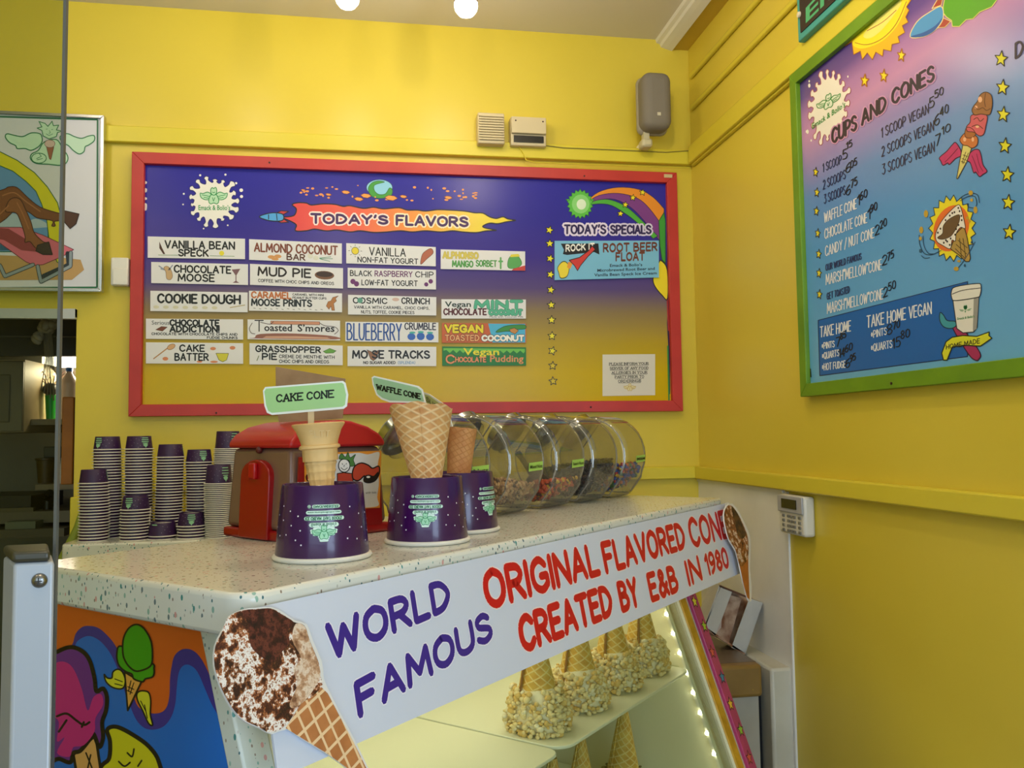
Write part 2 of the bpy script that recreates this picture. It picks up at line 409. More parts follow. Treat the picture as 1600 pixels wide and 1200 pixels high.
def canvY(parent, Y, **k): return Canvas(parent, lambda x, y: onY(x, y, Y), (0, -1, 0), **k)
def canvX(parent, X, **k): return Canvas(parent, lambda x, y: onX(x, y, X), (-1, 0, 0), **k)
# green ink emblem: a winged figure over the shop's lettering
def emblem(c, cx, cy, w_, ink='#2f9a55', fill='#bfe6c4', words=True, skew=0, flip=1, wds=None):
    s = w_/10.0
    def q(x, y): return (cx+x*s, cy+flip*y*s-skew*x*s)
    k = .28*s if wds is None else wds
    wing = [(-.6, -.6), (-2, -1.7), (-3.6, -1.2), (-4.6, -1.3), (-4.3, .1), (-3.2, .8), (-2.2, .9), (-.9, .7)]
    rw = [(-x, y) for x, y in wing]
    for a in (wing, rw): c.poly('printed_wing', [q(*p) for p in a], fill, 3, sm=True, edge=(ink, k))
    c.poly('printed_body', [q(*p) for p in [(-1, -.7), (1, -.7), (1.7, 1.3), (1.1, 2.3), (0, 2.0), (-1.1, 2.3), (-1.7, 1.3)]], fill, 4, sm=True, edge=(ink, k))
    c.poly('printed_head', [q(*p) for p in [(-1, -2.6), (-.5, -3.2), (0, -2.9), (.6, -3.3), (1, -2.6), (.9, -1.3), (0, -.6), (-.9, -1.3)]], fill, 5, sm=True, edge=(ink, k))
    c.line('printed_feather', [[q(-3.9, -.7), q(-2.6, -.5), q(-1.2, -.1)], [q(3.9, -.7), q(2.6, -.5), q(1.2, -.1)], [q(-3.3, .1), q(-1.6, .4)], [q(3.3, .1), q(1.6, .4)], [q(-.4, .2), q(-.1, 1.4), (q(.4, .2))], [q(-.4, -1.7), q(0, -1.4), q(.4, -1.7)]], ink, k*.8, 6)
    if words:
        c.text('Emack & Bolio\u2019s', *q(-5.2, 4.4), *q(5.6, 4.4), 1.7*s, 1.7*s, ink, layer=6, font='B', up=(0, -flip))
def splash(c, cx, cy, rx, ry, ink='#f3f1ea', seed=3, n=26, skew=0, edge=None, layer=2):
    rnd = random.Random(seed); pts = []
    for i in range(n):
        a0 = math.pi*2*i/n; st = math.pi/n; R = (1.02+rnd.random()*.26); q = .22+.1*rnd.random()
        for a, r in ((a0-st*.78, .87), (a0-st*q*1.5, (.84+R)/2), (a0-st*q*2.2, R*.97), (a0, R*1.03), (a0+st*q*2.2, R*.97), (a0+st*q*1.5, (.84+R)/2)):
            pts.append((cx+rx*r*math.cos(a), cy+ry*r*math.sin(a)-skew*rx*r*math.cos(a)))
    c.poly('printed_splash', pts, ink, layer, sm=True, edge=edge)
    dr = []
    for i in range(9):
        a = rnd.random()*6.28; r = 1.32+rnd.random()*.1; q = 1.5+rnd.random()*2
        dr.append((cx+rx*r*math.cos(a), cy+ry*r*math.sin(a)-skew*rx*r*math.cos(a), q*rx/40, q*ry/40))
    c.blobs('printed_drops', dr, pr(ink), layer)

# ================================================================== FLAVOUR BOARD (red frame)
RED = mat('red frame paint', '#c2342f', .42, vary=('#b52c2a', 8))
x0, x1, z0, z1 = -.7485, 1.0400, 1.5220, 2.3520; fw = .0365
board = empty('menu_board', ((x0+x1)/2, D, z0), 'long red framed flavour board in purple and yellow on the back wall', 'menu board')
def frame(parent, pl, a0, a1, b0, b1, w_, m, depth):   # pl(a, b, d): a horizontal, b height, d out of the wall
    for p, q in (((a0, b1), (a1, b1-w_)), ((a0, b0+w_), (a1, b0))):
        top = p[1] == b1; s = -1 if top else 1; yb = b1 if top else b0
        f = [(a0, yb), (a1, yb), (a1-w_, yb+s*w_), (a0+w_, yb+s*w_)]
        mk('frame_rail', G().hexa([pl(a, b, 0) for a, b in f], [pl(a, b, depth) for a, b in f]), m, parent, bevel=.0015)
    for s, xa in ((1, a0), (-1, a1)):
        f = [(xa, b0), (xa+s*w_, b0+w_), (xa+s*w_, b1-w_), (xa, b1)]
        mk('frame_rail', G().hexa([pl(a, b, 0) for a, b in f], [pl(a, b, depth) for a, b in f]), m, parent, bevel=.0015)
frame(board, lambda a, b, d: Vector((a, D-d, b)), x0, x1, z0, z1, fw, RED, .03)
BP = D-.012
mk('panel', BX(((x0+x1)/2, D-.006, (z0+z1)/2), (x1-x0-2*fw+.01, .0115, z1-z0-2*fw+.01)),
   grad('flavour board print', 2, 1.56, 2.32, [(0, '#cdb000'), (.12, '#cdae06'), (.26, '#b79d2c'), (.40, '#8d7a56'), (.50, '#5c4c82'), (.64, '#423593'), (.8, '#34309c'), (1, '#302ea4')], .27, .25), board)
cb = canvY(board, BP)
mk('screw', G().lathe([(.003, 0), (.003, .002), (0, .003)], onY(421, 254, D-.03), 8, (Vector((1, 0, 0)), ZV, Vector((0, -1, 0)))), mat('dark screw', '#3a1a16', .4), board)
mk('screw', G().lathe([(.003, 0), (.003, .002), (0, .003)], onY(913, 275, D-.03), 8, (Vector((1, 0, 0)), ZV, Vector((0, -1, 0)))), MATS['dark screw'], board)
mk('screw', G().lathe([(.003, 0), (.003, .002), (0, .003)], onY(923, 636, D-.03), 8, (Vector((1, 0, 0)), ZV, Vector((0, -1, 0)))), MATS['dark screw'], board)
mk('screw', G().lathe([(.003, 0), (.003, .002), (0, .003)], onY(338, 645, D-.03), 8, (Vector((1, 0, 0)), ZV, Vector((0, -1, 0)))), MATS['dark screw'], board)
mk('tape_scrap', BX(onY(1044, 275, D-.031), (.03, .001, .012)), mat('old tape', '#cdb98a', .5), board)
splash(cb, 333, 314, 34, 33, seed=5, n=17, edge=('#26236e', 1.2)); emblem(cb, 334, 308, 46)
for y0_, y1_ in ((283, 287), (294, 300), (308, 312), (318, 328)):
    cb.poly('printed_drip', [(225, y0_), (229.5, y0_+1), (229, y1_), (225, y1_)], '#e9e7e2', 1, sm=True)
# title flame and rocket
c1 = cb.sub(400, 270, 3.81)
fl = [(225, 255), (240, 215), (215, 190), (250, 178), (300, 180), (330, 192), (400, 185), (470, 188), (520, 200), (560, 196), (640, 212), (700, 205), (760, 215), (850, 208), (900, 222), (960, 222), (1010, 228), (1080, 220), (1150, 222), (1240, 228), (1300, 238), (1350, 240), (1390, 262), (1430, 272), (1470, 262), (1500, 275), (1545, 283), (1490, 292), (1440, 303), (1390, 300), (1350, 318), (1370, 330), (1430, 342), (1370, 346), (1310, 356), (1230, 352), (1170, 345), (1100, 352), (1010, 345), (930, 352), (860, 345), (780, 352), (700, 355), (620, 345), (560, 352), (480, 340), (420, 346), (350, 335), (300, 345), (235, 345), (240, 310), (200, 285), (160, 266)]
gm = grad('flame print', 0, onY(450, 340, BP).x, onY(800, 340, BP).x, [(0, '#e23a3c'), (.3, '#ee5a3c'), (.55, '#f59a3c'), (.75, '#f2c83a'), (.85, '#efd42a'), (1, '#f0d818')], .32)
c1.poly('printed_flame', fl, gm, 1, sm=True, edge=('#161020', 7))
c1.poly('printed_rocket', [(20, 262), (60, 245), (110, 238), (160, 248), (160, 282), (110, 288), (60, 280)], '#4fa6e6', 3, sm=True, edge=('#14142a', 6))
for s in (-1, 1): c1.poly('printed_fin', [(120, 262+s*22), (150, 262+s*36), (195, 262+s*32), (165, 262+s*14)], '#c8383c', 2, edge=('#14142a', 5))
c1.line('printed_seam', [[(75, 250), (75, 276)], [(122, 244), (126, 282)]], '#14142a', 5, 4)
c1.text("TODAY'S", 330, 298, 780, 303, 52, 44, '#43205f', 15, 5, halo=('#fbe6e0', 34)); c1.text('FLAVORS', 838, 308, 1258, 318, 52, 50, '#43205f', 15, 5, halo=('#fdeecb', 34))
c1.ell('printed_globe', (735, 88), 78, 48, '#8fd0ee', 1, 24, edge=('#20306a', 4))
c1.poly('printed_land', [(730, 48), (690, 60), (668, 95), (690, 140), (740, 152), (800, 140), (812, 105), (795, 90), (770, 125), (730, 128), (705, 105), (705, 75), (740, 62), (765, 55)], '#3f9e3a', 2, sm=True, edge=('#1d5a2a', 3))
rnd = random.Random(11); rocks = []
for i in range(44):
    t = rnd.uniform(0, 6.28); x = 790+515*math.cos(t)+rnd.uniform(-20, 20); y = 118+34*math.sin(t)+rnd.uniform(-10, 14)+.02*(x-790)
    if abs(x-735) < 90 and y < 120: continue
    rocks.append((x, y, rnd.uniform(5, 13), rnd.uniform(3.5, 8)))
c1.blobs('printed_asteroids', rocks, pr('#f09a52'), 3, 7)
for x, y, r in ((655, 137, 32), (805, 150, 38), (535, 116, 26), (1145, 148, 24), (612, 157, 28), (282, 104, 14), (878, 142, 22), (432, 130, 18)):
    c1.poly('printed_asteroid', [(x-r, y-4), (x-r*.4, y-r*.42), (x+r*.5, y-r*.3), (x+r, y+2), (x+r*.3, y+r*.42), (x-r*.5, y+r*.3)], '#f3a24e', 4, edge=('#7c2f28', 3))
# specials corner
c2 = cb.sub(630, 230, 3.636)
def band(name, a, b, m, ly): c2.poly(name, smooth_pts(a, False)+smooth_pts(b, False)[::-1], m, ly, edge=('#20164a', 3))
band('printed_rainbow_band', [(1040, 310), (1110, 255), (1220, 228), (1340, 240), (1420, 285), (1482, 350)], [(1040, 318), (1110, 275), (1220, 262), (1330, 290), (1400, 350), (1478, 455)], '#e8912c', 1)
band('printed_rainbow_band', [(1040, 318), (1110, 275), (1220, 262), (1330, 290), (1400, 350), (1478, 455)], [(1040, 322), (1110, 300), (1200, 296), (1290, 340), (1370, 420), (1478, 560)], '#7c3c8c', 1)
band('printed_rainbow_band', [(1040, 322), (1110, 300), (1180, 300), (1270, 340), (1360, 420), (1446, 505)], [(1040, 332), (1110, 322), (1180, 330), (1250, 370), (1330, 430), (1420, 520)], '#4fae3c', 2)
c2.star((1005, 323), 86, '#5cc046', 2, edge='#1f6a2a', ew=3, name='printed_burst')
pts = []
for i in range(36): a = 2*math.pi*i/36; r = 84 if i % 2 else 70; pts.append((1005+r*.88*math.cos(a), 323+r*math.sin(a)))
c2.poly('printed_burst', pts, '#5cc046', 3, edge=('#1f6a2a', 3)); c2.ell('printed_glow', (1008, 323), 50, 54, '#8bd67c', 4); c2.ell('printed_glow', (1012, 325), 27, 30, '#e3f6dc', 5)
for p in ((1360, 257), (1305, 287), (1262, 327), (1234, 378)): c2.star(p, 20, '#f1e12e', 4, rot=.15)
c2.text("TODAY'S", 918, 490, 1148, 490, 46, 46, '#2a1c58', 11, 5, halo=('#e6dcf4', 34)); c2.text('SPECIALS', 1180, 490, 1405, 490, 44, 44, '#2a1c58', 11, 5, halo=('#d9d2ee', 30))
c2.poly('printed_planet', [(1452, 420), (1482, 370), (1490, 420), (1490, 660), (1470, 640), (1458, 560)], '#3d9e38', 3, edge=('#1b4a20', 4))
c2.poly('printed_moon', [(1452, 655), (1470, 648), (1500, 700), (1502, 860), (1470, 840), (1430, 790), (1420, 740)], '#f0dc2a', 3, sm=True, edge=('#1a1a10', 5))
c2.line('printed_edge_line', [[(1497, 200), (1503, 500), (1500, 830), (1508, 900), (1503, 1000), (1510, 1130), (1512, 1400)]], '#2c1840', 9, 2)
c2.line('printed_edge_line', [[(1503, 1130), (1510, 1440)]], '#2f8a3a', 8, 3); c2.line('printed_edge_line', [[(1500, 860), (1507, 1040)]], '#b3322c', 7, 3)
for y in (359.5, 380.6, 404, 429, 453, 476.5, 500, 525, 548.3, 571.5, 595.5):
    cb.star((858.5+(y-359)*.024, y), 7, '#f1e42c' if y < 560 else '#dcc220', 2, rot=.1+.2*math.sin(y))

# ---- flavour cards
CARD = mat('card white', '#e6e6e8', .45)
def card(name, q, label, cat='flavor sign', m=CARD, thick=.004, rows=(), group='flavour signs on the red framed board', cut=None):
    (xl, tl, bl), (xr, tr, br) = q
    Y = BP-.0005
    W = onY(xr, tr, Y)-onY(xl, tl, Y); k = 100.0
    c_ = [(xl, tl), (xr, tr), (xr, br), (xl, bl)]
    g = G().hexa([onY(x, y, Y) for x, y in c_], [onY(x, y, Y-thick) for x, y in c_])
    o = mk(name, g, m, label=label, cat=cat, group=group)
    def f(u, v): u /= 100; v /= 22.; return onY(xl+(xr-xl)*u, (tl+(bl-tl)*v)*(1-u)+(tr+(br-tr)*v)*u, Y-thick)
    c = Canvas(o, f, (0, -1, 0))
    for r in rows:
        if r[0] == 'T': c.text(*r[1:6], *[r[6]]*2, **r[7])
        elif r[0] == 'P': c.poly(r[1], r[2], r[3], sm=r[4], **r[5])
        elif r[0] == 'B': c.blobs(r[1], r[2], pr(r[3]), 1)
    return o, c
K = '#141414'
def T(t, a, b, y, h, m=K, w_=1.4, **k): return ('T', t, a, y, b, y, h, dict(m=m, wd=w_, **k))
SM = dict(w_=.55)
o, c = card('flavor_sign', ((230.8, 369.4, 402.7), (382.9, 373, 405)), 'white strip reading VANILLA BEAN SPECK at top left of the board', rows=[T('VANILLA BEAN', 18, 89, 11.5, 7.5, w_=1.6), T('SPECK', 32, 62, 19.5, 6.5, w_=1.6)])
c.poly('printed_pod', [(12, 5), (15, 12), (18, 18), (16, 18), (12, 12)], '#4a2a1c', 1); c.ell('printed_sun', (76, 16), 2.6, 2.6, '#e9dc3a', 1, 12); c.line('printed_line', [[(11, 19), (31, 19)], [(64, 19), (89, 19)]], '#5c8c4a', .5)
o, c = card('flavor_sign', ((236.3, 409.3, 442.3), (387.6, 412.9, 445.3)), 'white strip reading CHOCOLATE MOOSE with a little antlered head', rows=[T('CHOCOLATE', 24, 82, 10, 7, w_=1.6), T('MOOSE', 28, 65, 19, 7, w_=1.6)])
c.poly('printed_head', [(13, 6), (16, 4), (20, 7), (22, 14), (20, 18), (16, 17), (15, 10)], '#c9a77a', 1, sm=True, edge=('#6a5338', .4)); c.line('printed_antler', [[(8, 4), (14, 8)], [(10, 7), (14, 8)], [(22, 3), (18, 8)]], '#8a93a8', 1.2); c.poly('printed_goblet', [(83, 6), (92, 5), (88, 12), (88, 18), (91, 20), (84, 20), (87, 18), (87, 12)], '#7d5a60', 1)
o, c = card('flavor_sign', ((389.2, 373.6, 406), (534.2, 380.4, 412)), 'white strip reading ALMOND COCONUT BAR in brown letters', rows=[T('ALMOND', 6, 46, 12.5, 8.5, '#7c3a22', 1.7), T('COCONUT', 51, 95, 12.5, 9, '#7c3a22', 1.7), T('BAR', 41, 60, 20, 6, '#5a3220', 1.4)])
c.blobs('printed_almonds', [(24, 18, 4, 2), (31, 17, 4, 2), (28, 20, 4, 1.6)], pr('#d69a5a'), 1); c.blobs('printed_coconut', [(66, 15, 3, 3), (72, 17, 3, 2.6)], pr('#dcdcd0'), 1); c.line('printed_grass', [[(76, 17), (88, 15)], [(76, 17.5), (90, 17)], [(77, 18), (87, 20)]], '#3f8f6a', .6)
o, c = card('flavor_sign', ((390.6, 412.3, 445), (536, 419, 451)), 'white strip reading MUD PIE beside a drawn pie', rows=[T('MUD PIE', 9, 65, 11.5, 8.5, '#201412', 1.9), T('COFFEE WITH CHOC CHIPS AND OREOS', 9, 90, 18.5, 3, K, .6)])
c.ell('printed_pie', (80, 8.5), 10.5, 4.6, '#7a5236', 1); c.ell('printed_filling', (80, 7.5), 9, 3, '#3a251a', 2)
o, c = card('flavor_sign', ((541, 379.9, 411.5), (680.9, 386, 416.2)), 'white strip reading VANILLA NON-FAT YOGURT beside a drawn sun', rows=[T('VANILLA', 26, 66, 12, 8.5, w_=1.2), T('NON-FAT YOGURT', 13, 80, 20, 5.5, w_=1)])
c.ell('printed_sun', (10, 8), 4, 4, '#ead532', 1, 14, edge=('#222222', .5)); c.poly('printed_pod', [(95, 2), (97, 7), (90, 14), (84, 20), (83, 18), (85, 9), (90, 4)], '#b5654a', 1, sm=True, edge=('#4a2018', .5)); c.line('printed_rays', [[(10+6*math.cos(a), 8+5.4*math.sin(a)), (10+7.5*math.cos(a), 8+6.8*math.sin(a))] for a in [i*.785 for i in range(8)]], '#222222', .5)
o, c = card('flavor_sign', ((543.2, 418.4, 449.6), (681.2, 421.7, 452.4)), 'white strip reading BLACK RASPBERRY CHIP LOW-FAT YOGURT', rows=[T('BLACK', 3, 27, 8.5, 5.6, w_=1), T('RASPBERRY', 31, 73, 8.5, 5.8, '#6a2466', 1), T('CHIP', 77, 97, 8.5, 6, w_=1), T('LOW-FAT', 16, 46, 18.5, 5.6, w_=1), T('YOGURT', 50, 79, 18.5, 5.6, w_=1)])
c.blobs('printed_berries', [(6, 15, 3), (10, 17.5, 3), (94, 13, 2.6), (89, 16.5, 2.4)], pr('#6c2a6e'), 1)
o, c = card('flavor_sign', ((688.6, 389.5, 420.3), (820.6, 392.8, 423)), 'white strip reading ALPHONSO MANGO SORBET in yellow and green letters', rows=[T('ALPHONSO', 3, 44, 9.5, 6.5, '#d8c85a', 1.6, halo=('#b9a84a', 2.3)), T('MANGO', 14, 38, 19, 6.5, '#4f9c4a', 1.6), T('SORBET', 42, 66, 18, 6.5, '#4f9c4a', 1.4)])
c.poly('printed_mango', [(80, 10), (85, 4), (92, 6), (96, 14), (90, 19), (80, 19)], '#5aa85a', 1, sm=True, edge=('#2a6a3a', .5)); c.line('printed_cactus', [[(71, 8), (71, 20)], [(69, 12), (73, 12)]], '#5aa85a', 2); c.poly('printed_hat', [(83, 4), (92, 3), (94, 6), (82, 7)], '#e0d23a', 2); c.poly('printed_cloth', [(86, 20), (100, 16), (100, 22), (84, 22)], '#c8443a', 2)
o, c = card('flavor_sign', ((234.9, 454.3, 486), (387, 457, 488)), 'white strip reading COOKIE DOUGH over a row of dough balls', rows=[T('COOKIE DOUGH', 8, 92, 12.5, 9, w_=2.1)])
c.blobs('printed_dough', [(6+i*10, 17.5, 3, 1.8) for i in range(7)], pr('#d6d2b8'), 1); c.line('printed_spoon', [[(82, 17), (97, 14)]], '#b8a878', 1)
o, c = card('flavor_sign', ((389, 454.3, 485.4), (534.5, 458.4, 488)), 'white strip reading CARAMEL MOOSE PRINTS with a tan moose', rows=[T('CARAMEL', 3, 45, 7.5, 6.5, '#c2703a', 1.7), T('MOOSE PRINTS', 3, 67, 16, 7, '#22282c', 1.7), T('CARAMEL WITH MINI', 47, 80, 3.8, 2.2, w_=.5), T('PEANUT BUTTER CUPS', 47, 83, 7.5, 2.2, w_=.5)])
c.poly('printed_moose', [(96, 3), (93, 6), (94, 9), (91, 12), (92, 20), (89, 20), (88, 15), (86, 19), (83, 15), (85, 10), (88, 9), (90, 5)], '#b87a3e', 1, edge=('#5a3416', .4)); c.line('printed_tracks', [[(5+i*6, 19+.6*(i % 2)), (7+i*6, 19.4+.6*(i % 2))] for i in range(13)], '#333333', .5)
o, c = card('flavor_sign', ((543.8, 460.6, 491.4), (681.7, 464.2, 493)), 'white strip reading COSMIC CRUNCH with a small planet for its O', rows=[T('COSMIC', 6, 44, 9, 6, w_=1.3), T('CRUNCH', 61, 92, 8.5, 6.6, w_=1.3), T('VANILLA WITH CARAMEL, CHOC CHIPS,', 7, 92, 15, 3, w_=.6), T('NUTS, TOFFEE, COOKIE PIECES', 15, 75, 20.5, 3.2, w_=.6)])
c.ell('printed_planet', (13.6, 6), 3.1, 3.1, '#5c9c8a', 3); c.ell('printed_comet', (54, 4), 4, 2, '#d2b4a8', 1)
o, c = card('flavor_sign', ((689.7, 467.5, 497.8), (821.7, 468, 497.8)), 'white strip reading Vegan CHOCOLATE MINT in green and maroon letters', rows=[T('Vegan', 4, 35, 8.6, 6.2, '#203a30', font='B'), T('MINT', 40, 95, 10, 8, '#56b592', 3.2, halo=('#2f7a62', 4.2)), T('CHOCOLATE', 3, 53, 17.5, 6.6, '#5a2024', 1.7), T('COCONUT', 57, 95, 17.4, 5.2, '#56b592', 2.4, halo=('#2f7a62', 3.4)), T('Made with Coconut Milk', 57, 97, 21, 2.2, '#404848', font='F')])
o, c = card('flavor_sign', ((228, 497.8, 529.4), (380, 499, 530.8)), 'white strip reading Serious CHOCOLATE ADDICTION with small print', rows=[T('Serious', 6, 24, 6.5, 4.6, font='F'), T('CHOCOLATE', 25, 75, 7.2, 6, w_=1.7), T('ADDICTION!', 25, 75, 14, 6, w_=1.7), T('CHOCOLATE WITH CHOCOLATE CHIPS AND', 6, 94, 17.6, 2.4, w_=.6), T('FUDGE CHUNKS', 63, 94, 21.2, 2.4, w_=.6)])
c.poly('printed_chocolate', [(10, 12), (16, 8.5), (22, 9), (17, 13.5)], '#7a3f2a', 1, edge=('#3a1a10', .4))
o, c = card('flavor_sign', ((386.8, 499, 530), (531.4, 501, 532)), "white strip reading Toasted S'mores in script inside a drawn oval", rows=[T('T', 8, 17, 13, 12, '#20120e', 1.2), T('oasted', 18, 48, 12.5, 8, '#20120e', font='B'), T('S\u2019mores', 54, 94, 12.5, 8, '#20120e', font='B')])
c.line('printed_loop', [[(5, 4), (2, 10), (4, 15), (8, 16)], [(14, 3), (24, 5), (28, 2)], [(78, 3), (84, 6), (94, 7), (98, 11), (94, 15)]], '#4a2c28', .7, sm=True); c.poly('printed_stick', [(25, 1.5), (78, 1.5), (78, 5), (25, 5)], '#d09272', 1, edge=('#4a2c20', .4)); c.poly('printed_marshmallow', [(8, 20), (14, 16), (50, 15), (90, 17), (95, 21), (8, 21)], '#96604e', 1, sm=True); c.poly('printed_cracker', [(16, 20.6), (20, 18.4), (52, 17.8), (86, 18.8), (90, 20.6)], '#d2a488', 2)
o, c = card('flavor_sign', ((539.7, 502.7, 533.5), (685, 503.8, 535)), 'white strip reading BLUEBERRY CRUMBLE in tall blue letters', m=mat('card white', '#e4e2dc'), rows=[T('BLUEBERRY', 2, 60, 20, 18, '#2350a0', 1.6), T('CRUMBLE', 64, 97, 8, 7, '#20203a', 1.2)])
c.blobs('printed_blueberries', [(71, 16, 4.4, 4), (81, 15.5, 4.4, 4.4), (91, 16, 4.4, 4)], pr('#3566c0'), 1); c.blobs('printed_leaves', [(72, 11.5, 3.4, 1.2), (81, 10.8, 3.4, 1.2), (91, 11.5, 3.4, 1.2)], pr('#46b0a8'), 2)
o, c = card('flavor_sign', ((690.5, 504.6, 535.7), (822, 505.5, 535.7)), 'orange and blue strip reading VEGAN TOASTED COCONUT with a palm', m=mat('card orange', '#c8602c', .45), rows=[('P', 'printed_sky', [(55, .4), (99, .4), (99, 21.6), (60, 21.6), (58, 12)], '#4fb4dc', False, dict(layer=0)), T('VEGAN', 4, 48, 10, 7.5, '#ecd824', 2.6, halo=('#3c1c10', 3.8)), T('TOASTED', 4, 44, 19.5, 6, '#f0b274', 1.3, halo=('#3c1c10', 2.2)), T('COCONUT', 48, 97, 19.5, 5.6, '#f4f2ea', 2.2, halo=('#20303c', 3.4))])
c.poly('printed_palm', [(64, 10), (74, 3.5), (90, 1.6), (99, 2), (99, 6), (88, 7), (84, 9), (76, 9)], '#3f8f3a', 1, sm=True, edge=('#12401c', .6)); c.poly('printed_nuts', [(80, 7), (86, 5), (91, 8), (87, 12), (82, 10)], '#c88a44', 2, edge=('#3c1c10', .5))
o, c = card('flavor_sign', ((228, 534.9, 567.9), (380, 536.3, 568.4)), 'white strip reading CAKE BATTER with a drawn spoon and yellow bowl', rows=[T('CAKE', 35, 60, 9, 6.5, w_=1.5), T('BATTER', 30, 64, 18.5, 7, w_=1.5)])
c.line('printed_spoon', [[(8, 17), (22, 6)]], '#b88a5a', 1.2); c.ell('printed_spoon_bowl', (26, 4.5), 4.4, 2.6, '#d8a878', 1, rot=-.5, edge=('#6a4428', .4)); c.poly('printed_bowl', [(72, 11), (85, 11), (83, 18), (79, 20), (75, 18)], '#d8d03a', 1, edge=('#4a4a18', .5)); c.blobs('printed_splats', [(20, 17, 3, 2), (69, 6, 3, 1.8), (89, 5, 3, 2), (70, 20, 4, 1.2), (55, 20, 3, 1)], pr('#d8885a'), 1)
o, c = card('flavor_sign', ((389.8, 536.3, 569.3), (535.5, 540, 570.6)), 'white strip reading GRASSHOPPER PIE beside a small green pie', rows=[T('GRASSHOPPER', 7, 76, 8.5, 6, w_=1.5), T('PIE', 14, 29, 16.5, 6, w_=1.6), T('CREME DE MENTHE WITH', 32, 91, 14.8, 3.2, w_=.65), T('CHOC CHIPS AND OREOS', 32, 85, 20, 3.2, w_=.65)])
c.poly('printed_pie', [(79, 7), (86, 3.5), (93, 6), (90, 8.5), (82, 9)], '#6aa83e', 1, edge=('#3c4a20', .4)); c.line('printed_blade', [[(8, 18), (10, 13)]], '#6a7a48', .8)
o, c = card('flavor_sign', ((543, 541, 572), (681.7, 541.8, 572)), 'white strip with NO SUGAR ADDED in small print under bold capitals', rows=[T('MO SE TRACKS', 6, 92, 13, 8, '#1a1616', 1.9), T('NO SUGAR ADDED', 18, 54, 19.5, 2.8, w_=.7), T('(SPLENDA)', 57, 76, 19.5, 2.8, '#6a9ac8', .5)])
c.poly('printed_moose_head', [(22, 4), (27, 6), (29, 8), (31, 6), (36, 4), (34, 9), (32, 14), (29, 16), (26, 14), (24, 9)], '#96684a', 1, edge=('#30201a', .5))
o, c = card('flavor_sign', ((691, 541.2, 571.5), (822, 542.6, 571.2)), 'green strip reading Vegan Chocolate Pudding in yellow and tan letters', m=mat('card green', '#1f7a36', .45), rows=[('P', 'printed_grass', [(1.4, 2), (98.6, 2), (98.6, 5)]+[(97-i*4, 4 if i % 2 else 7.5) for i in range(24)]+[(1.4, 5)], '#6fc04a', False, dict(layer=0)), T('Vegan', 25, 68, 9.5, 8, '#e8dc2c', font='B', halo=None), T('C', 5, 14, 19, 9, '#e0925e', 2, halo=('#0c3a18', 3)), T('HOCOLATE', 16, 52, 17.5, 5.2, '#e0925e', 1.4, halo=('#0c3a18', 2.4)), T('Pudding', 57, 97, 17.5, 8, '#e0925e', font='B')])
# bigger cards
o, c = card('special_sign', ((866.5, 376.3, 437.6), (1029.5, 375.8, 433.5)), 'light blue card reading ROOT BEER FLOAT with a red guitar', 'sign', mat('card blue', '#79bde0', .4), .006, group=None)
c.poly('printed_banner', [(6, 1.6), (42, 1.6), (43, 8), (38, 6.5), (30, 7), (12, 8), (8, 7.5), (9, 5)], '#17151a', 1); c.text('ROCK IT', 11, 5.9, 38, 4.8, 3.4, 3.2, '#f2f0ea', .95, 2)
c.poly('printed_guitar', [(36, 3), (39, 5), (32, 9), (25, 14), (22, 17), (19, 14), (14, 11), (24, 9.5), (33, 5.5)], '#d23a36', 3, edge=('#201014', .5)); c.poly('printed_blast', [(3, 15), (7, 12), (11, 12), (14, 15), (12, 20), (6, 21), (4, 18)], '#ecd83a', 1, sm=True, edge=('#3c3414', .5)); c.poly('printed_flame', [(13, 12), (18, 12), (15, 16), (12, 15)], '#e89a3a', 2)
c.text('ROOT BEER', 47, 6.4, 98, 5.8, 4.4, 4.4, '#6e3a2c', 1.25, 2); c.text('FLOAT', 59, 11.6, 86, 11.4, 4.4, 4.2, '#6e3a2c', 1.25, 2)
c.text('Emack & Bolio\u2019s', 53, 15.2, 84, 15, 1.7, 1.7, '#16223a', layer=2, font='B'); c.text('Microbrewed Root Beer and', 41, 17.9, 96, 17.4, 1.7, 1.7, '#16223a', layer=2, font='B'); c.text('Vanilla Bean Speck Ice Cream', 38, 20.5, 98, 20.1, 1.7, 1.7, '#16223a', layer=2, font='B')
o, c = card('allergy_notice', ((941.5, 554, 618.8), (1023.7, 553.3, 617.4)), 'small white paper notice about food allergies at the lower right of the board', 'notice', mat('paper', '#dcd8cc', .6), .0008, group=None)
o_ = Canvas(o, lambda x, y: onY(x, y, BP-.0013), (0, -1, 0)); emblem(o_, 984, 606, 20, '#c2a23c', '#e4dbae', words=False, wds=.6)
for t, a, b, y in (('PLEASE INFORM YOUR', 952, 1013, 570.6), ('SERVER OF ANY FOOD', 953, 1013, 577.5), ('ALLERGIES IN YOUR', 956, 1011, 584.3), ('PARTY PRIOR TO', 961, 1006, 590.8), ('ORDERING!!!', 966, 1001, 597.5)):
    o_.text(t, a, y, b, y-.8, 3.6, 3.6, '#20201e', .75, 1, serif=True); o_.line('printed_underline', [[(a, y+1.2), (b, y+.4)]], '#20201e', .5, cap=0)

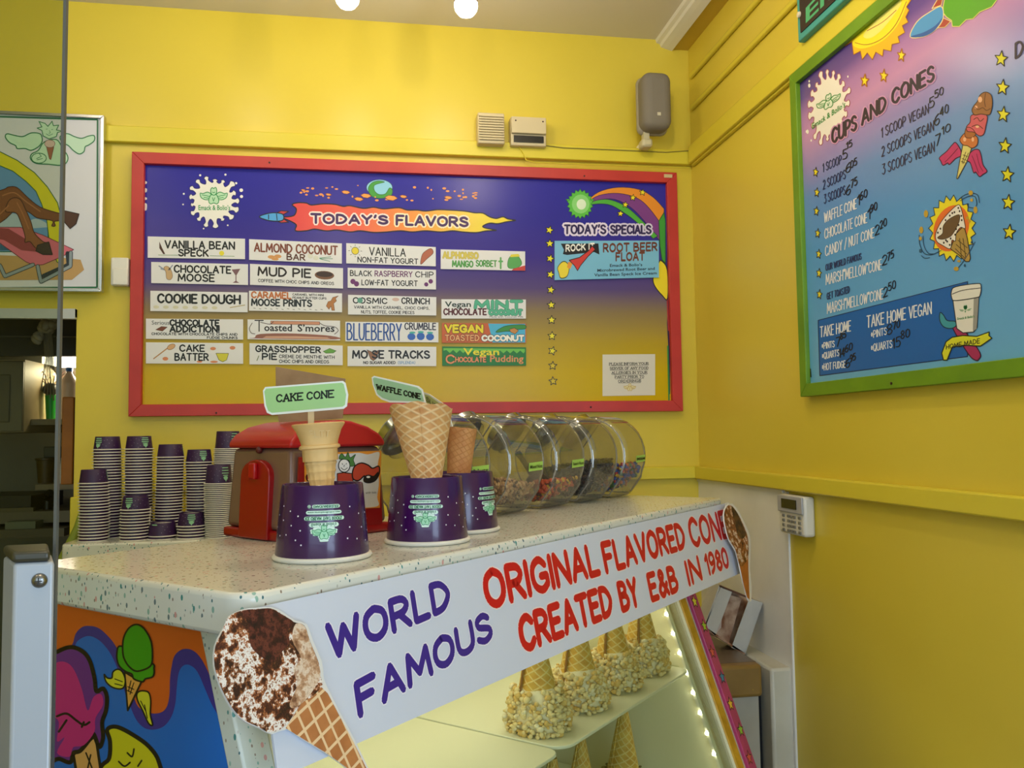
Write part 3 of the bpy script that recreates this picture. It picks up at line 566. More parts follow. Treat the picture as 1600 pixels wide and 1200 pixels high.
# ================================================================== PRICE BOARD (green frame, side wall)
GRN = mat('green frame paint', '#6f9a12', .42, vary=('#5f8a14', 7))
MX = RX-.012
ya, yb, za, zb = 1.998, .85, 1.536, 2.383
pb = empty('price_board', (RX, (ya+yb)/2, za), 'large green framed price board reading CUPS AND CONES on the side wall', 'menu board')
frame(pb, lambda a, b, d: Vector((RX-d, -a, b)), -ya, -yb, za, zb, .0325, GRN, .024)
mk('panel', BX((RX-.006, (ya+yb)/2, (za+zb)/2), (.0115, ya-yb-.055, zb-za-.055)),
   grad('price board print', 2, 1.57, 2.36, [(0, '#68aede'), (.42, '#5a9cd6'), (.60, '#6a92d0'), (.70, '#9a8aca'), (.80, '#c890c4'), (.87, '#b07cbc'), (.93, '#6a4a9c'), (1, '#41308a')], .24, .5), pb)
cm = canvX(pb, MX, step=.0001)
cr = cm.sub(1230, 0, 3.751); cq = cm.sub(1230, 300, 3.635)
splash(cr, 245, 625, 105, 190, '#f4efe6', seed=9, n=19, edge=('#a8505a', 4), skew=.18)
emblem(cr, 243, 600, 150, '#2f8f3c', '#e6efe0', words=False, skew=.45, wds=5)
cr.text('Emack & Bolio\u2019s', 148, 757, 342, 625, 34, 34, '#2f8f3c', layer=7, font='B')
sun = [(340, 270), (380, 245), (390, 320), (430, 300), (440, 350), (470, 310), (500, 350), (520, 305), (560, 330), (565, 290), (610, 300), (615, 260), (660, 250), (650, 215), (690, 190), (675, 150), (710, 130), (695, 100), (715, 60), (700, 40), (740, -20), (620, -40), (560, 40), (470, 140)]
cr.poly('printed_sun_rays', sun, '#f0c21e', 2, edge=('#b0602a', 4)); cr.poly('printed_sun', [(385, 245), (470, 150), (560, 50), (620, -40), (715, -40), (690, 60), (640, 160), (560, 240), (470, 280), (410, 280)], '#f6ea28', 3, sm=True); cr.poly('printed_sun_face', [(450, 200), (560, 80), (640, 0), (670, 20), (610, 110), (540, 190), (480, 225)], '#f7f07c', 4, sm=True)
cr.line('printed_sun_line', [[(400, 250), (470, 262), (560, 225), (640, 140), (700, 10)], [(470, 180), (560, 130), (640, 60)]], '#c0692a', 4, 5, sm=True)
for p, r in (((455, 473), 40), ((567, 445), 40), ((670, 325), 40)): cr.star(p, r, '#f3e32a', 3, edge='#b06a24', sx=.62, rot=.1)
cr.poly('printed_rocket', [(722, 215), (760, 130), (830, 75), (905, 38), (915, 110), (870, 175), (800, 215)], '#4f9ddc', 5, sm=True, edge=('#f0dc9a', 5)); cr.poly('printed_rocket_shade', [(722, 215), (800, 190), (870, 150), (915, 100), (870, 175), (800, 215)], '#2c5fae', 6, sm=True)
for f_ in ([(850, 50), (880, 0), (915, -20), (905, 30)], [(870, 165), (915, 105), (960, 125), (925, 160)]): cr.poly('printed_fin', f_, '#b04432', 4, edge=('#f0dc9a', 4))
cr.poly('printed_green_flame', [(915, 40), (930, -40), (1260, -40), (1200, 40), (1130, 70), (1090, 110), (1050, 115), (1010, 155), (970, 155), (965, 120), (935, 100), (915, 75)], '#5fae1e', 4, edge=('#e6e07a', 5))
DK = '#33283c'; NV = '#23305e'; WH = '#e6e9ee'; BK = '#14161c'
def pt(c, t, x0, y0, x1, y1, h0, m, wd, **k): return c.text(t, x0, y0, x1, y1, h0, k.pop('h1', h0), m, wd, 5, **k)
cm.text('CUPS', 1301, 224, 1338, 202, 22, 22, DK, 4, 6, halo=('#d49ac6', 8)); cm.text('AND', 1347.5, 195, 1384, 171, 22, 22, DK, 4, 6, halo=('#cc96c4', 8)); cm.text('CONES', 1395, 163, 1459, 125, 22, 23, DK, 4.3, 6, halo=('#c692c4', 9))
rowsL = [('1 SCOOP', 1286, 269, 1315, 255, 13, NV), ('2 SCOOPS', 1286.5, 296, 1321, 279, 14, NV), ('3 SCOOPS', 1288, 318.5, 1321, 303.5, 14, NV),
 ('WAFFLE CONE', 1288.3, 348, 1338.5, 325.5, 15.5, WH), ('CHOCOLATE CONE', 1289, 373.5, 1355, 347.5, 15.5, WH), ('CANDY / NUT CONE', 1290, 400.4, 1366, 371, 15.5, WH),
 ('OUR WORLD FAMOUS', 1290.5, 423, 1346, 405, 9.5, NV), ('MARSH"MELLOW"CONE', 1291, 445, 1378, 421, 16, WH), ('GET TOASTED', 1292.5, 468, 1327.6, 457, 10, NV), ('MARSH"MELLOW"CONE', 1293, 490, 1380, 467, 16, WH),
 ('1 SCOOP VEGAN', 1377.5, 215.5, 1451, 177, 15, DK), ('2 SCOOPS VEGAN', 1378, 245, 1459, 204, 15.5, DK), ('3 SCOOPS VEGAN', 1379, 273, 1460, 237, 16, DK)]
for t, a, b, c_, d_, h_, m_ in rowsL: pt(cm, t, a, b, c_, d_, h_, m_, 1.35)
prices = [('5', 1317, 250, 1324, 247, 15), ('15', 1323, 233, 1331.5, 228, 10), ('6', 1322, 271, 1329, 267, 14), ('05', 1329.5, 263, 1339, 257, 11), ('6', 1322.5, 306, 1329, 302, 14), ('75', 1330, 294, 1339.5, 288, 12),
 ('1', 1340, 322, 1343, 320, 16), ('60', 1344, 313, 1355, 307, 12), ('1', 1356, 344, 1359.5, 342, 16), ('90', 1360.5, 333, 1370.5, 327, 12), ('2', 1367.5, 368, 1374, 365, 15), ('20', 1375.5, 358, 1385.5, 352, 12),
 ('2', 1379, 415, 1386, 412, 15), ('75', 1387, 408, 1396.5, 402, 12), ('2', 1380.5, 465, 1387, 462, 15), ('50', 1388.5, 455, 1399.5, 450, 12.5),
 ('5', 1452.5, 170, 1460, 166, 16), ('50', 1461, 154, 1474, 147, 12), ('6', 1460.5, 197, 1468, 193, 16), ('40', 1469, 182, 1482, 175, 13), ('7', 1462, 229, 1469.5, 225, 17), ('10', 1472, 211, 1485, 204, 12)]
for t, a, b, c_, d_, h_ in prices: pt(cm, t, a, b, c_, d_, h_, BK, 1.6)
pt(cm, 'DE', 1587.5, 91, 1612, 76, 23, DK, 3.6)
for x, y in ((1274.8, 269), (1276.7, 300.8), (1276, 330), (1278, 364.6), (1279.5, 397), (1280, 427), (1280.6, 460)): cm.star((x, y), 8, '#e9dc2e', 4, sx=.55, rot=.15, ew=1)
for x, y in ((1564.6, 92), (1567, 136.8), (1568, 179), (1570.7, 228), (1574.4, 273), (1575.8, 316.5), (1577.5, 363)): cm.star((x, y), 13, '#e2dc24', 4, sx=.8, rot=.12, ew=1.6)
# take home box
cm.poly('printed_box', [(1278.5, 500.5), (1512, 440), (1512, 557), (1281, 587)], '#1763b4', 1, edge=('#0e2350', 1.2))
pt(cm, 'TAKE HOME', 1282, 527, 1329.5, 517, 16, WH, 1.6); pt(cm, 'TAKE HOME VEGAN', 1355, 512, 1455.5, 490, 18, WH, 1.8)
for t, a, b, c_, d_, h_ in (('*PINTS', 1284.5, 545.5, 1304, 542, 9.5), ('*QUARTS', 1285, 561.5, 1311, 556, 10), ('*HOT FUDGE', 1285, 579, 1321, 574, 10.5), ('*PINTS', 1361.5, 528.5, 1385.4, 522.5, 11), ('*QUARTS', 1361.5, 549.5, 1394, 543, 11.5)): pt(cm, t, a, b, c_, d_, h_, WH, 1.25)
for t, a, b, c_, d_, h_ in (('7', 1307, 542, 1313, 540, 14), ('85', 1313.5, 531, 1322, 527, 10), ('14', 1311.5, 559, 1320, 556, 13), ('60', 1321, 551, 1332, 546, 11), ('6', 1321.6, 575, 1328, 573, 13), ('95', 1328.8, 566, 1337, 562, 10.5), ('8', 1386, 524, 1394.5, 521, 16), ('70', 1396, 515, 1406, 511, 11.5), ('15', 1395, 545, 1407, 541, 15.5), ('80', 1408, 530, 1421.5, 526, 12.5)): pt(cm, t, a, b, c_, d_, h_, BK, 1.8)
# winged triple cone
ci = cm.sub(1420, 130, 7.057)
ci.poly('printed_wing', [(575, 740), (520, 655), (480, 680), (420, 750), (340, 820), (355, 860), (380, 905), (430, 880), (450, 895), (520, 830), (580, 800)], '#c2336e', 2, sm=True, edge=('#3a1230', 10))
ci.poly('printed_wing', [(660, 790), (720, 735), (775, 735), (800, 800), (820, 900), (865, 970), (820, 1005), (780, 1030), (740, 980), (715, 985), (680, 880), (640, 850)], '#c2336e', 2, sm=True, edge=('#3a1230', 10))
ci.line('printed_feather', [[(540, 720), (470, 800), (400, 870)], [(700, 800), (740, 900), (770, 990)], [(750, 780), (780, 900), (820, 970)]], '#8a1c4c', 9, 3, sm=True)
ci.poly('printed_cone', [(600, 670), (700, 700), (640, 870), (540, 1055), (530, 1050), (560, 880)], '#d8cf7a', 3, edge=('#3c3420', 9)); ci.line('printed_waffle', [[(630, 760), (590, 880)], [(660, 770), (600, 890)], [(600, 790), (650, 810)], [(590, 830), (640, 850)], [(580, 860), (625, 880)]], '#4c3c18', 7, 4)
ci.poly('printed_scoop', [(590, 580), (640, 540), (700, 560), (760, 600), (755, 680), (700, 715), (650, 690), (600, 680), (565, 630)], '#c8743a', 4, sm=True, edge=('#4a2418', 9))
ci.poly('printed_scoop', [(640, 480), (680, 430), (700, 350), (860, 350), (850, 480), (830, 560), (780, 580), (720, 540), (650, 530)], '#cf5a66', 5, sm=True, edge=('#5a1a24', 9)); ci.poly('printed_scoop', [(620, 560), (640, 490), (700, 500), (740, 560), (700, 600), (640, 600)], '#a8642e', 5, sm=True, edge=('#4a2418', 7))
ci.poly('printed_scoop', [(700, 300), (720, 250), (760, 200), (790, 130), (850, 98), (910, 130), (925, 220), (905, 330), (870, 350), (800, 340), (730, 350)], '#9a6434', 6, sm=True, edge=('#3c2412', 9))
ci.line('printed_drip', [[(730, 260), (770, 290), (820, 270), (860, 300), (905, 280)], [(850, 110), (840, 200), (850, 260)], [(720, 400), (760, 380), (790, 420), (830, 390)], [(700, 480), (760, 460), (820, 500)]], '#5c3418', 8, 7, sm=True)
ci.blobs('printed_shine', [(790, 180, 24, 34), (745, 265, 18, 18), (760, 480, 20, 14), (620, 620, 18, 24), (710, 620, 14, 26)], pr('#e8b48c'), 7)
# bursting cone
ce = cm.sub(1420, 290, 7.5); pts = []
cx, cy = 505, 500
for i in range(38):
    a = 2*math.pi*i/38; r = 1.0 if i % 2 else .83
    pts.append((cx+285*r*math.cos(a)*(1.0 if math.cos(a) > 0 else .95), cy+400*r*math.sin(a)*(.98)))
ce.poly('printed_burst', pts, '#ecdc22', 2, edge=('#1a3a50', 10)); ce.ell('printed_glow', (500, 500), 200, 280, '#e8732a', 3, 26, rot=.35)
ce.poly('printed_cone', [(490, 740), (560, 560), (650, 470), (690, 620), (725, 850), (710, 890), (670, 890), (600, 820)], '#b09248', 5, edge=('#2c2410', 10)); ce.line('printed_waffle', [[(560, 690), (680, 800)], [(580, 640), (690, 730)], [(600, 620), (620, 830)], [(640, 620), (670, 840)], [(550, 740), (660, 850)]], '#54441c', 9, 6)
ce.poly('printed_cream', [(570, 230), (610, 250), (650, 400), (665, 500), (610, 490), (560, 560), (550, 650), (510, 640), (490, 740), (400, 700), (330, 650), (320, 560), (380, 430), (470, 320)], '#eeeade', 6, sm=True, edge=('#2c2018', 8))
ce.poly('printed_filling', [(590, 340), (600, 400), (570, 480), (500, 590), (400, 630), (340, 610), (400, 560), (410, 470), (480, 390)], '#6a5230', 7, sm=True, edge=('#2c2010', 6))
rnd = random.Random(4); ce.blobs('printed_chips', [(x, y, 10, 13) for x, y in ((585, 262), (515, 322), (540, 312), (485, 352), (435, 405), (375, 505), (345, 552), (620, 355), (625, 405), (588, 462), (560, 510), (548, 575), (495, 620), (455, 655), (415, 670), (485, 695), (440, 640), (600, 300))], pr('#241a14'), 8)
ce.line('printed_swirl', [[(560, 190), (640, 120), (730, 90), (810, 110), (830, 200)], [(600, 180), (700, 125), (780, 130), (800, 210), (790, 240)], [(125, 580), (130, 680), (180, 790), (270, 810), (380, 760)], [(170, 590), (180, 700), (230, 790), (300, 800)], [(150, 820), (190, 850), (250, 845)], [(780, 660), (700, 800), (640, 890), (570, 980)], [(690, 210), (700, 250), (760, 260)]], '#1c3f5c', 8, 6, sm=True)
ce.blobs('printed_nuts', [(730, 85, 26, 30), (785, 285, 24, 42), (205, 330, 26, 44), (150, 520, 24, 40), (140, 620, 18, 24), (560, 975, 30, 26), (740, 170, 18, 20), (592, 885, 22, 14), (690, 380, 16, 20), (715, 415, 16, 20)], pr('#c4a132'), 7)
for p, r in (((140, 765), 24), ((740, 665), 16), ((660, 935), 18)): ce.ell('printed_ring', p, r*.7, r, '#2a5a78', 6, 12)
# pint cup, ribbon and spoon
cq.poly('printed_spoon', [(940, 770), (965, 745), (1010, 790), (1095, 910), (1090, 950), (1070, 955), (1030, 920)], '#a82c5e', 3, sm=True, edge=('#2c1030', 6)); cq.poly('printed_scoop_head', [(870, 685), (890, 700), (910, 730), (955, 735), (960, 760), (930, 775), (890, 765), (868, 730)], '#3e9aa8', 4, sm=True, edge=('#16303c', 5))
cq.poly('printed_tub', [(943, 615), (1090, 590), (1080, 770), (1060, 795), (1000, 800), (965, 775)], '#e8e6dc', 5, edge=('#202428', 5)); cq.poly('printed_tub_shade', [(1062, 600), (1090, 592), (1078, 778), (1056, 792)], '#9a9a94', 6)
cq.poly('printed_lid', [(935, 565), (960, 538), (1080, 520), (1103, 532), (1098, 585), (1075, 600), (960, 617), (938, 605)], '#e8e6dc', 7, sm=True, edge=('#202428', 5)); cq.line('printed_lid_line', [[(940, 580), (1000, 558), (1100, 545)]], '#202428', 4, 8, sm=True)
emblem(cq, 1014, 672, 84, '#2f8f4c', '#e6e8dc', words=False, skew=.1, wds=4); cq.text('Emack & Bolio\u2019s', 968, 727, 1066, 712, 14, 14, '#2f8f4c', layer=8, font='B')
cq.poly('printed_ribbon', [(905, 850), (940, 825), (1000, 815), (1080, 820), (1150, 795), (1148, 815), (1165, 830), (1100, 875), (1010, 870), (940, 880), (910, 955), (890, 955), (880, 915)], '#dada2e', 8, sm=False, edge=('#1c2412', 6))
cq.text('HOME MADE', 906, 893, 1096, 858, 24, 26, '#26281c', 4.4, 10)
cq.poly('printed_tab', [(118, 1003), (135, 1003), (139, 1052), (122, 1052)], '#101418', 2)
mk('screw', G().lathe([(.003, 0), (.003, .002), (0, .003)], onX(1393, 599, RX-.024), 8, (Vector((0, 1, 0)), ZV, Vector((-1, 0, 0)))), MATS['dark screw'], pb)
# carved shop sign above
SX = RX-.04
ss = empty('shop_sign', (RX, 1.6, 2.425), 'teal edged wooden shop sign with green script high on the side wall', 'sign')
mk('backing', BX((RX-.02, 1.46, 2.53), (.036, .92, .19)), mat('teal paint', '#3f9c96', .45), ss, bevel=.003)
mk('face', BX((RX-.038, 1.46, 2.53), (.005, .885, .155)), mat('sign black', '#2c1c18', .5), ss)
cs = canvX(ss, RX-.0405); cs.text('Emack & Bolio\u2019s', 1259, 36, 1560, -262, 24, 62, '#4fae7a', layer=1, font='B', halo=None)
mk('screw_cap', G().lathe([(.008, 0), (.007, .004), (0, .005)], onX(1249, 23, RX-.041), 12, (Vector((0, 1, 0)), ZV, Vector((-1, 0, 0)))), mat('ivory plastic', '#d9d0b4', .4), ss)

# ================================================================== POSTER at the left
PY = D-.046
px1 = onY(161, 300, PY).x; pz1 = onY(160, 180, PY).z; pz0 = onY(160, 456, PY).z
po = empty('framed_poster', ((px1-.9+px1)/2, D, pz0), 'framed poster of crossed brown hoofed legs on a pink deck chair', 'poster')
frame(po, lambda a, b, d: Vector((a, D-.024-d, b)), px1-.95, px1, pz0, pz1, .0105, mat('silver frame', '#c8c8cc', .25, 1), .024)
mk('backing', BX((px1-.475, D-.032, (pz0+pz1)/2), (.94, .014, pz1-pz0-.012)), mat('poster paper', '#d4d6e0', .25, coat=.6), po)
cp = Canvas(po, lambda x, y: onY(x, y, D-.0395), (0, -1, 0))
cp.line('printed_border', [[(-400, 170), (152.5, 187), (151.5, 449), (-400, 452)]], '#1f6a46', 2.6, 1, cap=0)
c3 = cp.sub(0, 200, 4.447)
c3.poly('printed_sky', [(-900, 230), (0, 262), (90, 300), (180, 370), (250, 440), (290, 530), (325, 640), (335, 730), (330, 860), (-900, 860)], '#5f90c2', 1, edge=('#22602c', 6))
c3.poly('printed_sand', [(-900, 850), (420, 900), (560, 915), (585, 985), (500, 1055), (-900, 1062)], '#bb9660', 2, sm=False)
c3.poly('printed_sea', [(-900, 780), (60, 790), (140, 850), (-900, 860)], '#2f5f84', 2)
c3.poly('printed_clouds', [(-300, 690), (-100, 640), (20, 650), (60, 600), (120, 600), (180, 650), (250, 630), (320, 660), (330, 690), (-300, 720)], '#a9bccb', 2, sm=True)
c3.poly('printed_rainbow', [(-500, 60), (-200, 90), (0, 165), (120, 225), (240, 310), (330, 410), (400, 520), (430, 640), (432, 790), (415, 940), (395, 930), (340, 760), (325, 640), (290, 530), (250, 440), (180, 370), (90, 300), (0, 262), (-200, 200), (-500, 180)], '#d2cc1e', 3, edge=('#22602c', 6))
c3.poly('printed_chair', [(-300, 690), (140, 690), (300, 745), (512, 845), (440, 890), (300, 950), (240, 955), (180, 930), (0, 800), (-300, 780)], '#d06a7e', 4, edge=('#6a2c3c', 5))
c3.line('printed_chair_frame', [[(0, 955), (35, 1030), (230, 950)], [(262, 960), (285, 1068), (490, 960), (492, 865)], [(470, 870), (478, 950), (300, 1030)]], '#26323c', 30, 4.5); c3.line('printed_chair_tube', [[(0, 955), (35, 1030), (230, 950)], [(262, 960), (285, 1068), (490, 960), (492, 865)]], '#8d9aa2', 20, 5.5)
c3.poly('printed_shadow', [(-60, 690), (60, 700), (160, 760), (280, 830), (250, 860), (150, 850), (30, 780), (-60, 760)], '#8c3c42', 5)
LEG = '#7a4a2c'
c3.poly('printed_leg', [(-300, 500), (0, 435), (60, 410), (120, 415), (190, 480), (280, 550), (400, 590), (440, 600), (430, 640), (380, 650), (385, 680), (360, 680), (365, 645), (260, 625), (200, 585), (120, 560), (0, 660), (-300, 800)], LEG, 7, sm=True, edge=('#3c2014', 6))
c3.poly('printed_leg', [(60, 510), (100, 485), (145, 500), (180, 570), (215, 650), (240, 730), (300, 790), (330, 800), (260, 840), (210, 790), (175, 795), (175, 750), (140, 640), (110, 590), (40, 580)], '#8a5634', 8, sm=True, edge=('#3c2014', 6))
c3.poly('printed_hoof', [(435, 572), (550, 598), (530, 665), (488, 700), (440, 645)], '#4a2c1c', 9, edge=('#20120c', 6)); c3.poly('printed_hoof', [(262, 815), (340, 792), (365, 880), (300, 880), (250, 855)], '#3c302a', 9, edge=('#181210', 6))
c3.line('printed_fur', [[(20, 470), (100, 450), (180, 510), (280, 580)], [(120, 520), (160, 600), (200, 700)], [(60, 540), (0, 600)]], '#a06a42', 9, 10, sm=True)
# small winged emblem on the poster
cw = cp.sub(0, 160, 5.333)
EI = '#2a7a50'; EF = '#bfe0c8'
cw.poly('printed_wing', [(350, 290), (330, 260), (260, 255), (190, 285), (120, 275), (60, 262), (45, 290), (80, 335), (130, 360), (145, 385), (210, 385), (260, 400), (320, 370), (350, 330)], EF, 2, sm=True, edge=(EI, 9))
cw.poly('printed_wing', [(500, 290), (530, 265), (570, 262), (620, 285), (680, 300), (740, 280), (785, 278), (785, 320), (740, 355), (710, 370), (700, 410), (660, 430), (610, 400), (570, 360), (520, 335)], EF, 2, sm=True, edge=(EI, 9))
cw.poly('printed_body', [(370, 330), (470, 310), (520, 380), (565, 450), (555, 500), (510, 525), (400, 515), (300, 508), (255, 470), (265, 430), (320, 400)], EF, 3, sm=True, edge=(EI, 9)); cw.ell('printed_hand', (325, 465), 62, 42, EF, 4, 16, edge=(EI, 7)); cw.line('printed_fingers', [[(305, 470), (345, 450)], [(310, 480), (355, 468)], [(325, 425), (345, 450)]], EI, 5, 5)
cw.poly('printed_head', [(310, 215), (350, 205), (325, 160), (375, 175), (400, 200), (435, 158), (445, 195), (490, 190), (470, 230), (525, 240), (480, 250), (470, 285), (410, 305), (360, 280), (350, 235)], EF, 4, sm=False, edge=(EI, 7)); cw.line('printed_face', [[(385, 262), (410, 275), (440, 262)], [(412, 235), (420, 252), (408, 258)], [(385, 225), (395, 222)], [(430, 228), (440, 226)]], EI, 4, 5, sm=True)
cw.poly('printed_cone', [(388, 372), (450, 372), (425, 478), (412, 470)], '#9a5e44', 6, edge=('#5a3224', 4)); cw.ell('printed_scoop', (416, 345), 44, 32, '#cdb3ae', 7, 16, edge=('#7a5a58', 4))

# ================================================================== SMALL FITTINGS ON THE WALLS
IV = mat('aged ivory plastic', '#cfc09a', .45)
t = empty('door_chime', (.386, D, 2.418), 'beige louvred chime box on the back wall, left of the control box', 'chime')
mk('housing', BX((.386, D-.028, 2.470), (.09, .056, .105)), IV, t, bevel=.004)
for i in range(10): mk('louvre', BX((.386, D-.059, 2.431+i*.0087), (.082, .008, .0045)), IV, t)
t = empty('control_box', (.514, D, 2.42), 'beige control box with a dark slot window above the red board', 'control box')
mk('housing', BX((.514, D-.022, 2.468), (.122, .044, .098)), IV, t, bevel=.004)
mk('cover', BX((.514, D-.05, 2.486), (.118, .012, .056)), IV, t, bevel=.002)
mk('window', BX((.514, D-.046, 2.441), (.102, .006, .022)), mat('smoked window', '#17191a', .15), t)
for dx in (-.045, .048): mk('screw', G().lathe([(.003, 0), (0, .002)], (.514+dx, D-.056, 2.50), 8, (Vector((1, 0, 0)), ZV, Vector((0, -1, 0)))), MATS['dark screw'], t)
tag(mk('cable', G().tube([onY(x, y, D-.026) for x, y in ((806, 226), (812, 231), (818, 240), (822, 250), (835, 254), (900, 256), (960, 258), (1030, 261), (1078, 262))], .0018, 6), YT), 'thin yellow painted cable looping below the control box', 'cable')
tag(mk('cable', G().tube([onY(x, y, D-.024) for x, y in ((820, 229), (850, 227), (880, 231), (930, 233), (1000, 236), (1040, 238), (1082, 235))], .0018, 6), mat('cable grey', '#8a7f38', .5)), 'thin dull cable running right from the control box to the corner', 'cable')
t = empty('loudspeaker', (.937, D, 2.42), 'grey rounded loudspeaker on a wall bracket near the corner', 'speaker')
mk('body', BX((.9375, D-.10, 2.5615), (.101, .10, .195)), mat('speaker grey', '#7d766a', .8, bump=(400, .2)), t, bevel=.03, bseg=5)
mk('side_trim', BX((.9375, D-.075, 2.5615), (.107, .05, .2)), mat('speaker rim', '#9a9488', .5), t, bevel=.024, bseg=5)
mk('badge', BX((.937, D-.1515, 2.508), (.012, .002, .011)), mat('badge silver', '#dcdcd8', .3, .5), t)
mk('bracket', BX((.915, D-.045, 2.44), (.022, .09, .016)), WHT, t, bevel=.004)
mk('bracket_foot', BX((.915, D-.07, 2.432), (.038, .05, .03)), mat('bracket ivory', '#c8bf9c', .5), t, bevel=.009)
mk('bracket_neck', BX((.912, D-.08, 2.456), (.02, .024, .03)), MATS['bracket ivory'], t)
t = empty('wall_sensor', (-.78, D, 1.928), 'small white sensor box between the poster and the red board', 'sensor')
mk('body', BX((-.78, D-.015, 1.972), (.052, .03, .088)), WHT, t, bevel=.005); mk('cover', BX((-.777, D-.032, 1.955), (.044, .006, .052)), WHT, t, bevel=.003)
# keypad
KX = RX-.032
ky1 = onX(1217, 800, KX).y; ky0 = onX(1256, 800, KX).y; kz1 = 1.2805; kz0 = 1.178
t = empty('alarm_keypad', (RX, (ky0+ky1)/2, kz0), 'white alarm keypad with a dark display at the edge of the laminate panel', 'keypad')
mk('body', BX((RX-.016, (ky0+ky1)/2, (kz0+kz1)/2), (.032, ky1-ky0, kz1-kz0)), mat('keypad white', '#d8d4c6', .4), t, bevel=.008, bseg=3)
mk('flap', BX((KX-.002, (ky0+ky1)/2, kz1-.023), (.006, ky1-ky0-.004, .044)), mat('keypad grey', '#a9a9ac', .4), t, bevel=.002)
mk('display', BX((KX-.006, (ky0+ky1)/2, kz1-.022), (.002, (ky1-ky0)*.58, .024)), mat('lcd', '#20241e', .2), t)
W_ = ky1-ky0
for r in range(4):
    for fc in (.14, .34, .46, .58, .78): mk('key', BX((KX-.001, ky1-W_*fc-.008, kz1-.055-r*.0125), (.004, W_*.085, .007)), mat('key grey', '#77756c', .5), t, bevel=.001)

# ceiling bulbs
for i, (bx, by, bz) in enumerate(BULBS):
    t = empty('ceiling_spotlight', (bx, by, CEIL), ('left', 'right')[i]+' one of the two glowing spotlights at the top of the picture', 'spotlight', 'ceiling spotlights')
    mk('lampholder', G().lathe([(.018, .175), (.018, .12), (.030, .09), (.034, .03), (.034, .012)], (bx, by, bz), 20), mat('lampholder grey', '#8e8478', .5), t, smooth=True)
    mk('bulb', G().lathe([(.033, .016), (.034, .006), (.031, -.008), (.022, -.02), (.010, -.026), (.002, -.028)], (bx, by, bz), 20), mat('bulb glow', '#ffffff', .3, emit=('#fff4dc', 14)), t, smooth=True)
    mk('ceiling_rose', G().lathe([(.03, CEIL-.012-bz), (.03, CEIL-bz)], (bx, by, bz), 20), MATS['lampholder grey'], t)

# ================================================================== COUNTER AND DISPLAY CASE
def speckle(key, base, rough, dens=.13, scale=210):
    m = mat(key, base, rough, spec=.5); t = NT(m); mp = t.new('Mapping'); t.link(t.coord(), mp.inputs[0]); mp.inputs['Scale'].default_value = (1, 1, .62); mp.inputs['Rotation'].default_value = (.3, .5, .4); co = mp.outputs[0]
    col = None; b = lin(base)
    cur = b
    for k, (sc_, th, pal) in enumerate(((scale, dens, ['#7fa89a', '#3c6a72', '#b9b6aa', '#8a7a6c']), (scale*.62, dens*.7, ['#d09a94', '#4a8a84', '#8fb0a0', '#6c7c80']))):
        v = t.new('TexVoronoi'); v.inputs['Scale'].default_value = sc_; t.link(co, v.inputs['Vector'])
        s = t.new('SeparateColor'); t.link(v.outputs['Color'], s.inputs[0])
        msk = t.math('MULTIPLY', t.math('LESS_THAN', v.outputs['Distance'], .26+.02*k), t.math('LESS_THAN', s.outputs[0], dens*3.2))
        cc = t.ramp(s.outputs[1], [(i/4, lin(c)) for i, c in enumerate(pal)], 'CONSTANT')
        cur = t.mix(msk, cur, cc)
    t.link(cur, t.n['Principled BSDF'].inputs['Base Color']); return m
SPK = speckle('speckled laminate', '#d9d8cc', .16)
def uvl(pts, z): return [P3(u, n, z) for u, n in pts]
R0 = .03
arc = lambda cu, cn, a0, a1, r, k=5: [(cu+r*math.cos(math.radians(a0+(a1-a0)*i/k)), cn+r*math.sin(math.radians(a0+(a1-a0)*i/k))) for i in range(k+1)]
outl = arc(R0, .018-R0, 180, 90, R0)+[(1.405, .018), (1.405, -.425), (0, -.425)]
mk('counter_top', G().prism(uvl(outl, TOP-.046), (0, 0, .046)), SPK, bevel=.006, bseg=3, label='white speckled laminate countertop with a rounded front corner', cat='countertop')
nf = lambda z: -.0534+.357*(1.2414-z)
UL, UR = .02, 1.25
case = empty('display_case', P3(.63, -.2, 0), 'lit display case with an orange and blue side panel under the speckled counter', 'display case')
ZC = TOP-.046
def upanel(name, u, th, m, z0=0.0, n0=-.415, zb=.62, **k):
    pts = [P3(u, n0, z0), P3(u, nf(zb), z0), P3(u, nf(zb), zb), P3(u, nf(ZC), ZC), P3(u, n0, ZC)]
    return mk(name, G().prism(pts, U*th), m, case, **k)
ORG = mat('orange print', '#d8601c', .35)
upanel('side_panel', UL, .02, ORG)
CREAM = mat('cream liner', '#e9e2c0', .5)
def slant(name, u0, u1, z0, z1, th, m, off=0, **k):
    a = [P3(u0, nf(z0)+off, z0), P3(u1, nf(z0)+off, z0), P3(u1, nf(z1)+off, z1), P3(u0, nf(z1)+off, z1)]
    b = [p-N*th for p in a]
    return mk(name, G().hexa(a, b), m, case, **k)
slant('corner_stile', UL-.001, .058, .62, ZC, .03, speckle('speckled edge band', '#c9cdc0', .3), .003, bevel=.003)
upanel('liner_panel', .058, .004, CREAM)
mk('back_panel', G().prism([P3(.04, -.415, .6), P3(1.16, -.415, .6), P3(1.16, -.415, ZC), P3(.04, -.415, ZC)], N*.01), CREAM, case)
upanel('liner_panel', 1.163, .004, CREAM)
mk('deck', G().prism(uvl([(.04, -.41), (1.165, -.41), (1.165, nf(.68)-.01), (.04, nf(.68)-.01)], .66), (0, 0, .02)), CREAM, case)
YEL = mat('yellow wood strip', '#c99a2a', .45, vary=('#a87c1c', 30)); PNK = mat('pink strip', '#b23a68', .45, vary=('#a23460', 14))
slant('yellow_strip', 1.163, 1.194, .62, ZC, .035, YEL, .004, bevel=.002)
slant('dark_gap', 1.194, 1.207, .62, ZC, .03, mat('gap brown', '#4a3a18', .6), -.004)
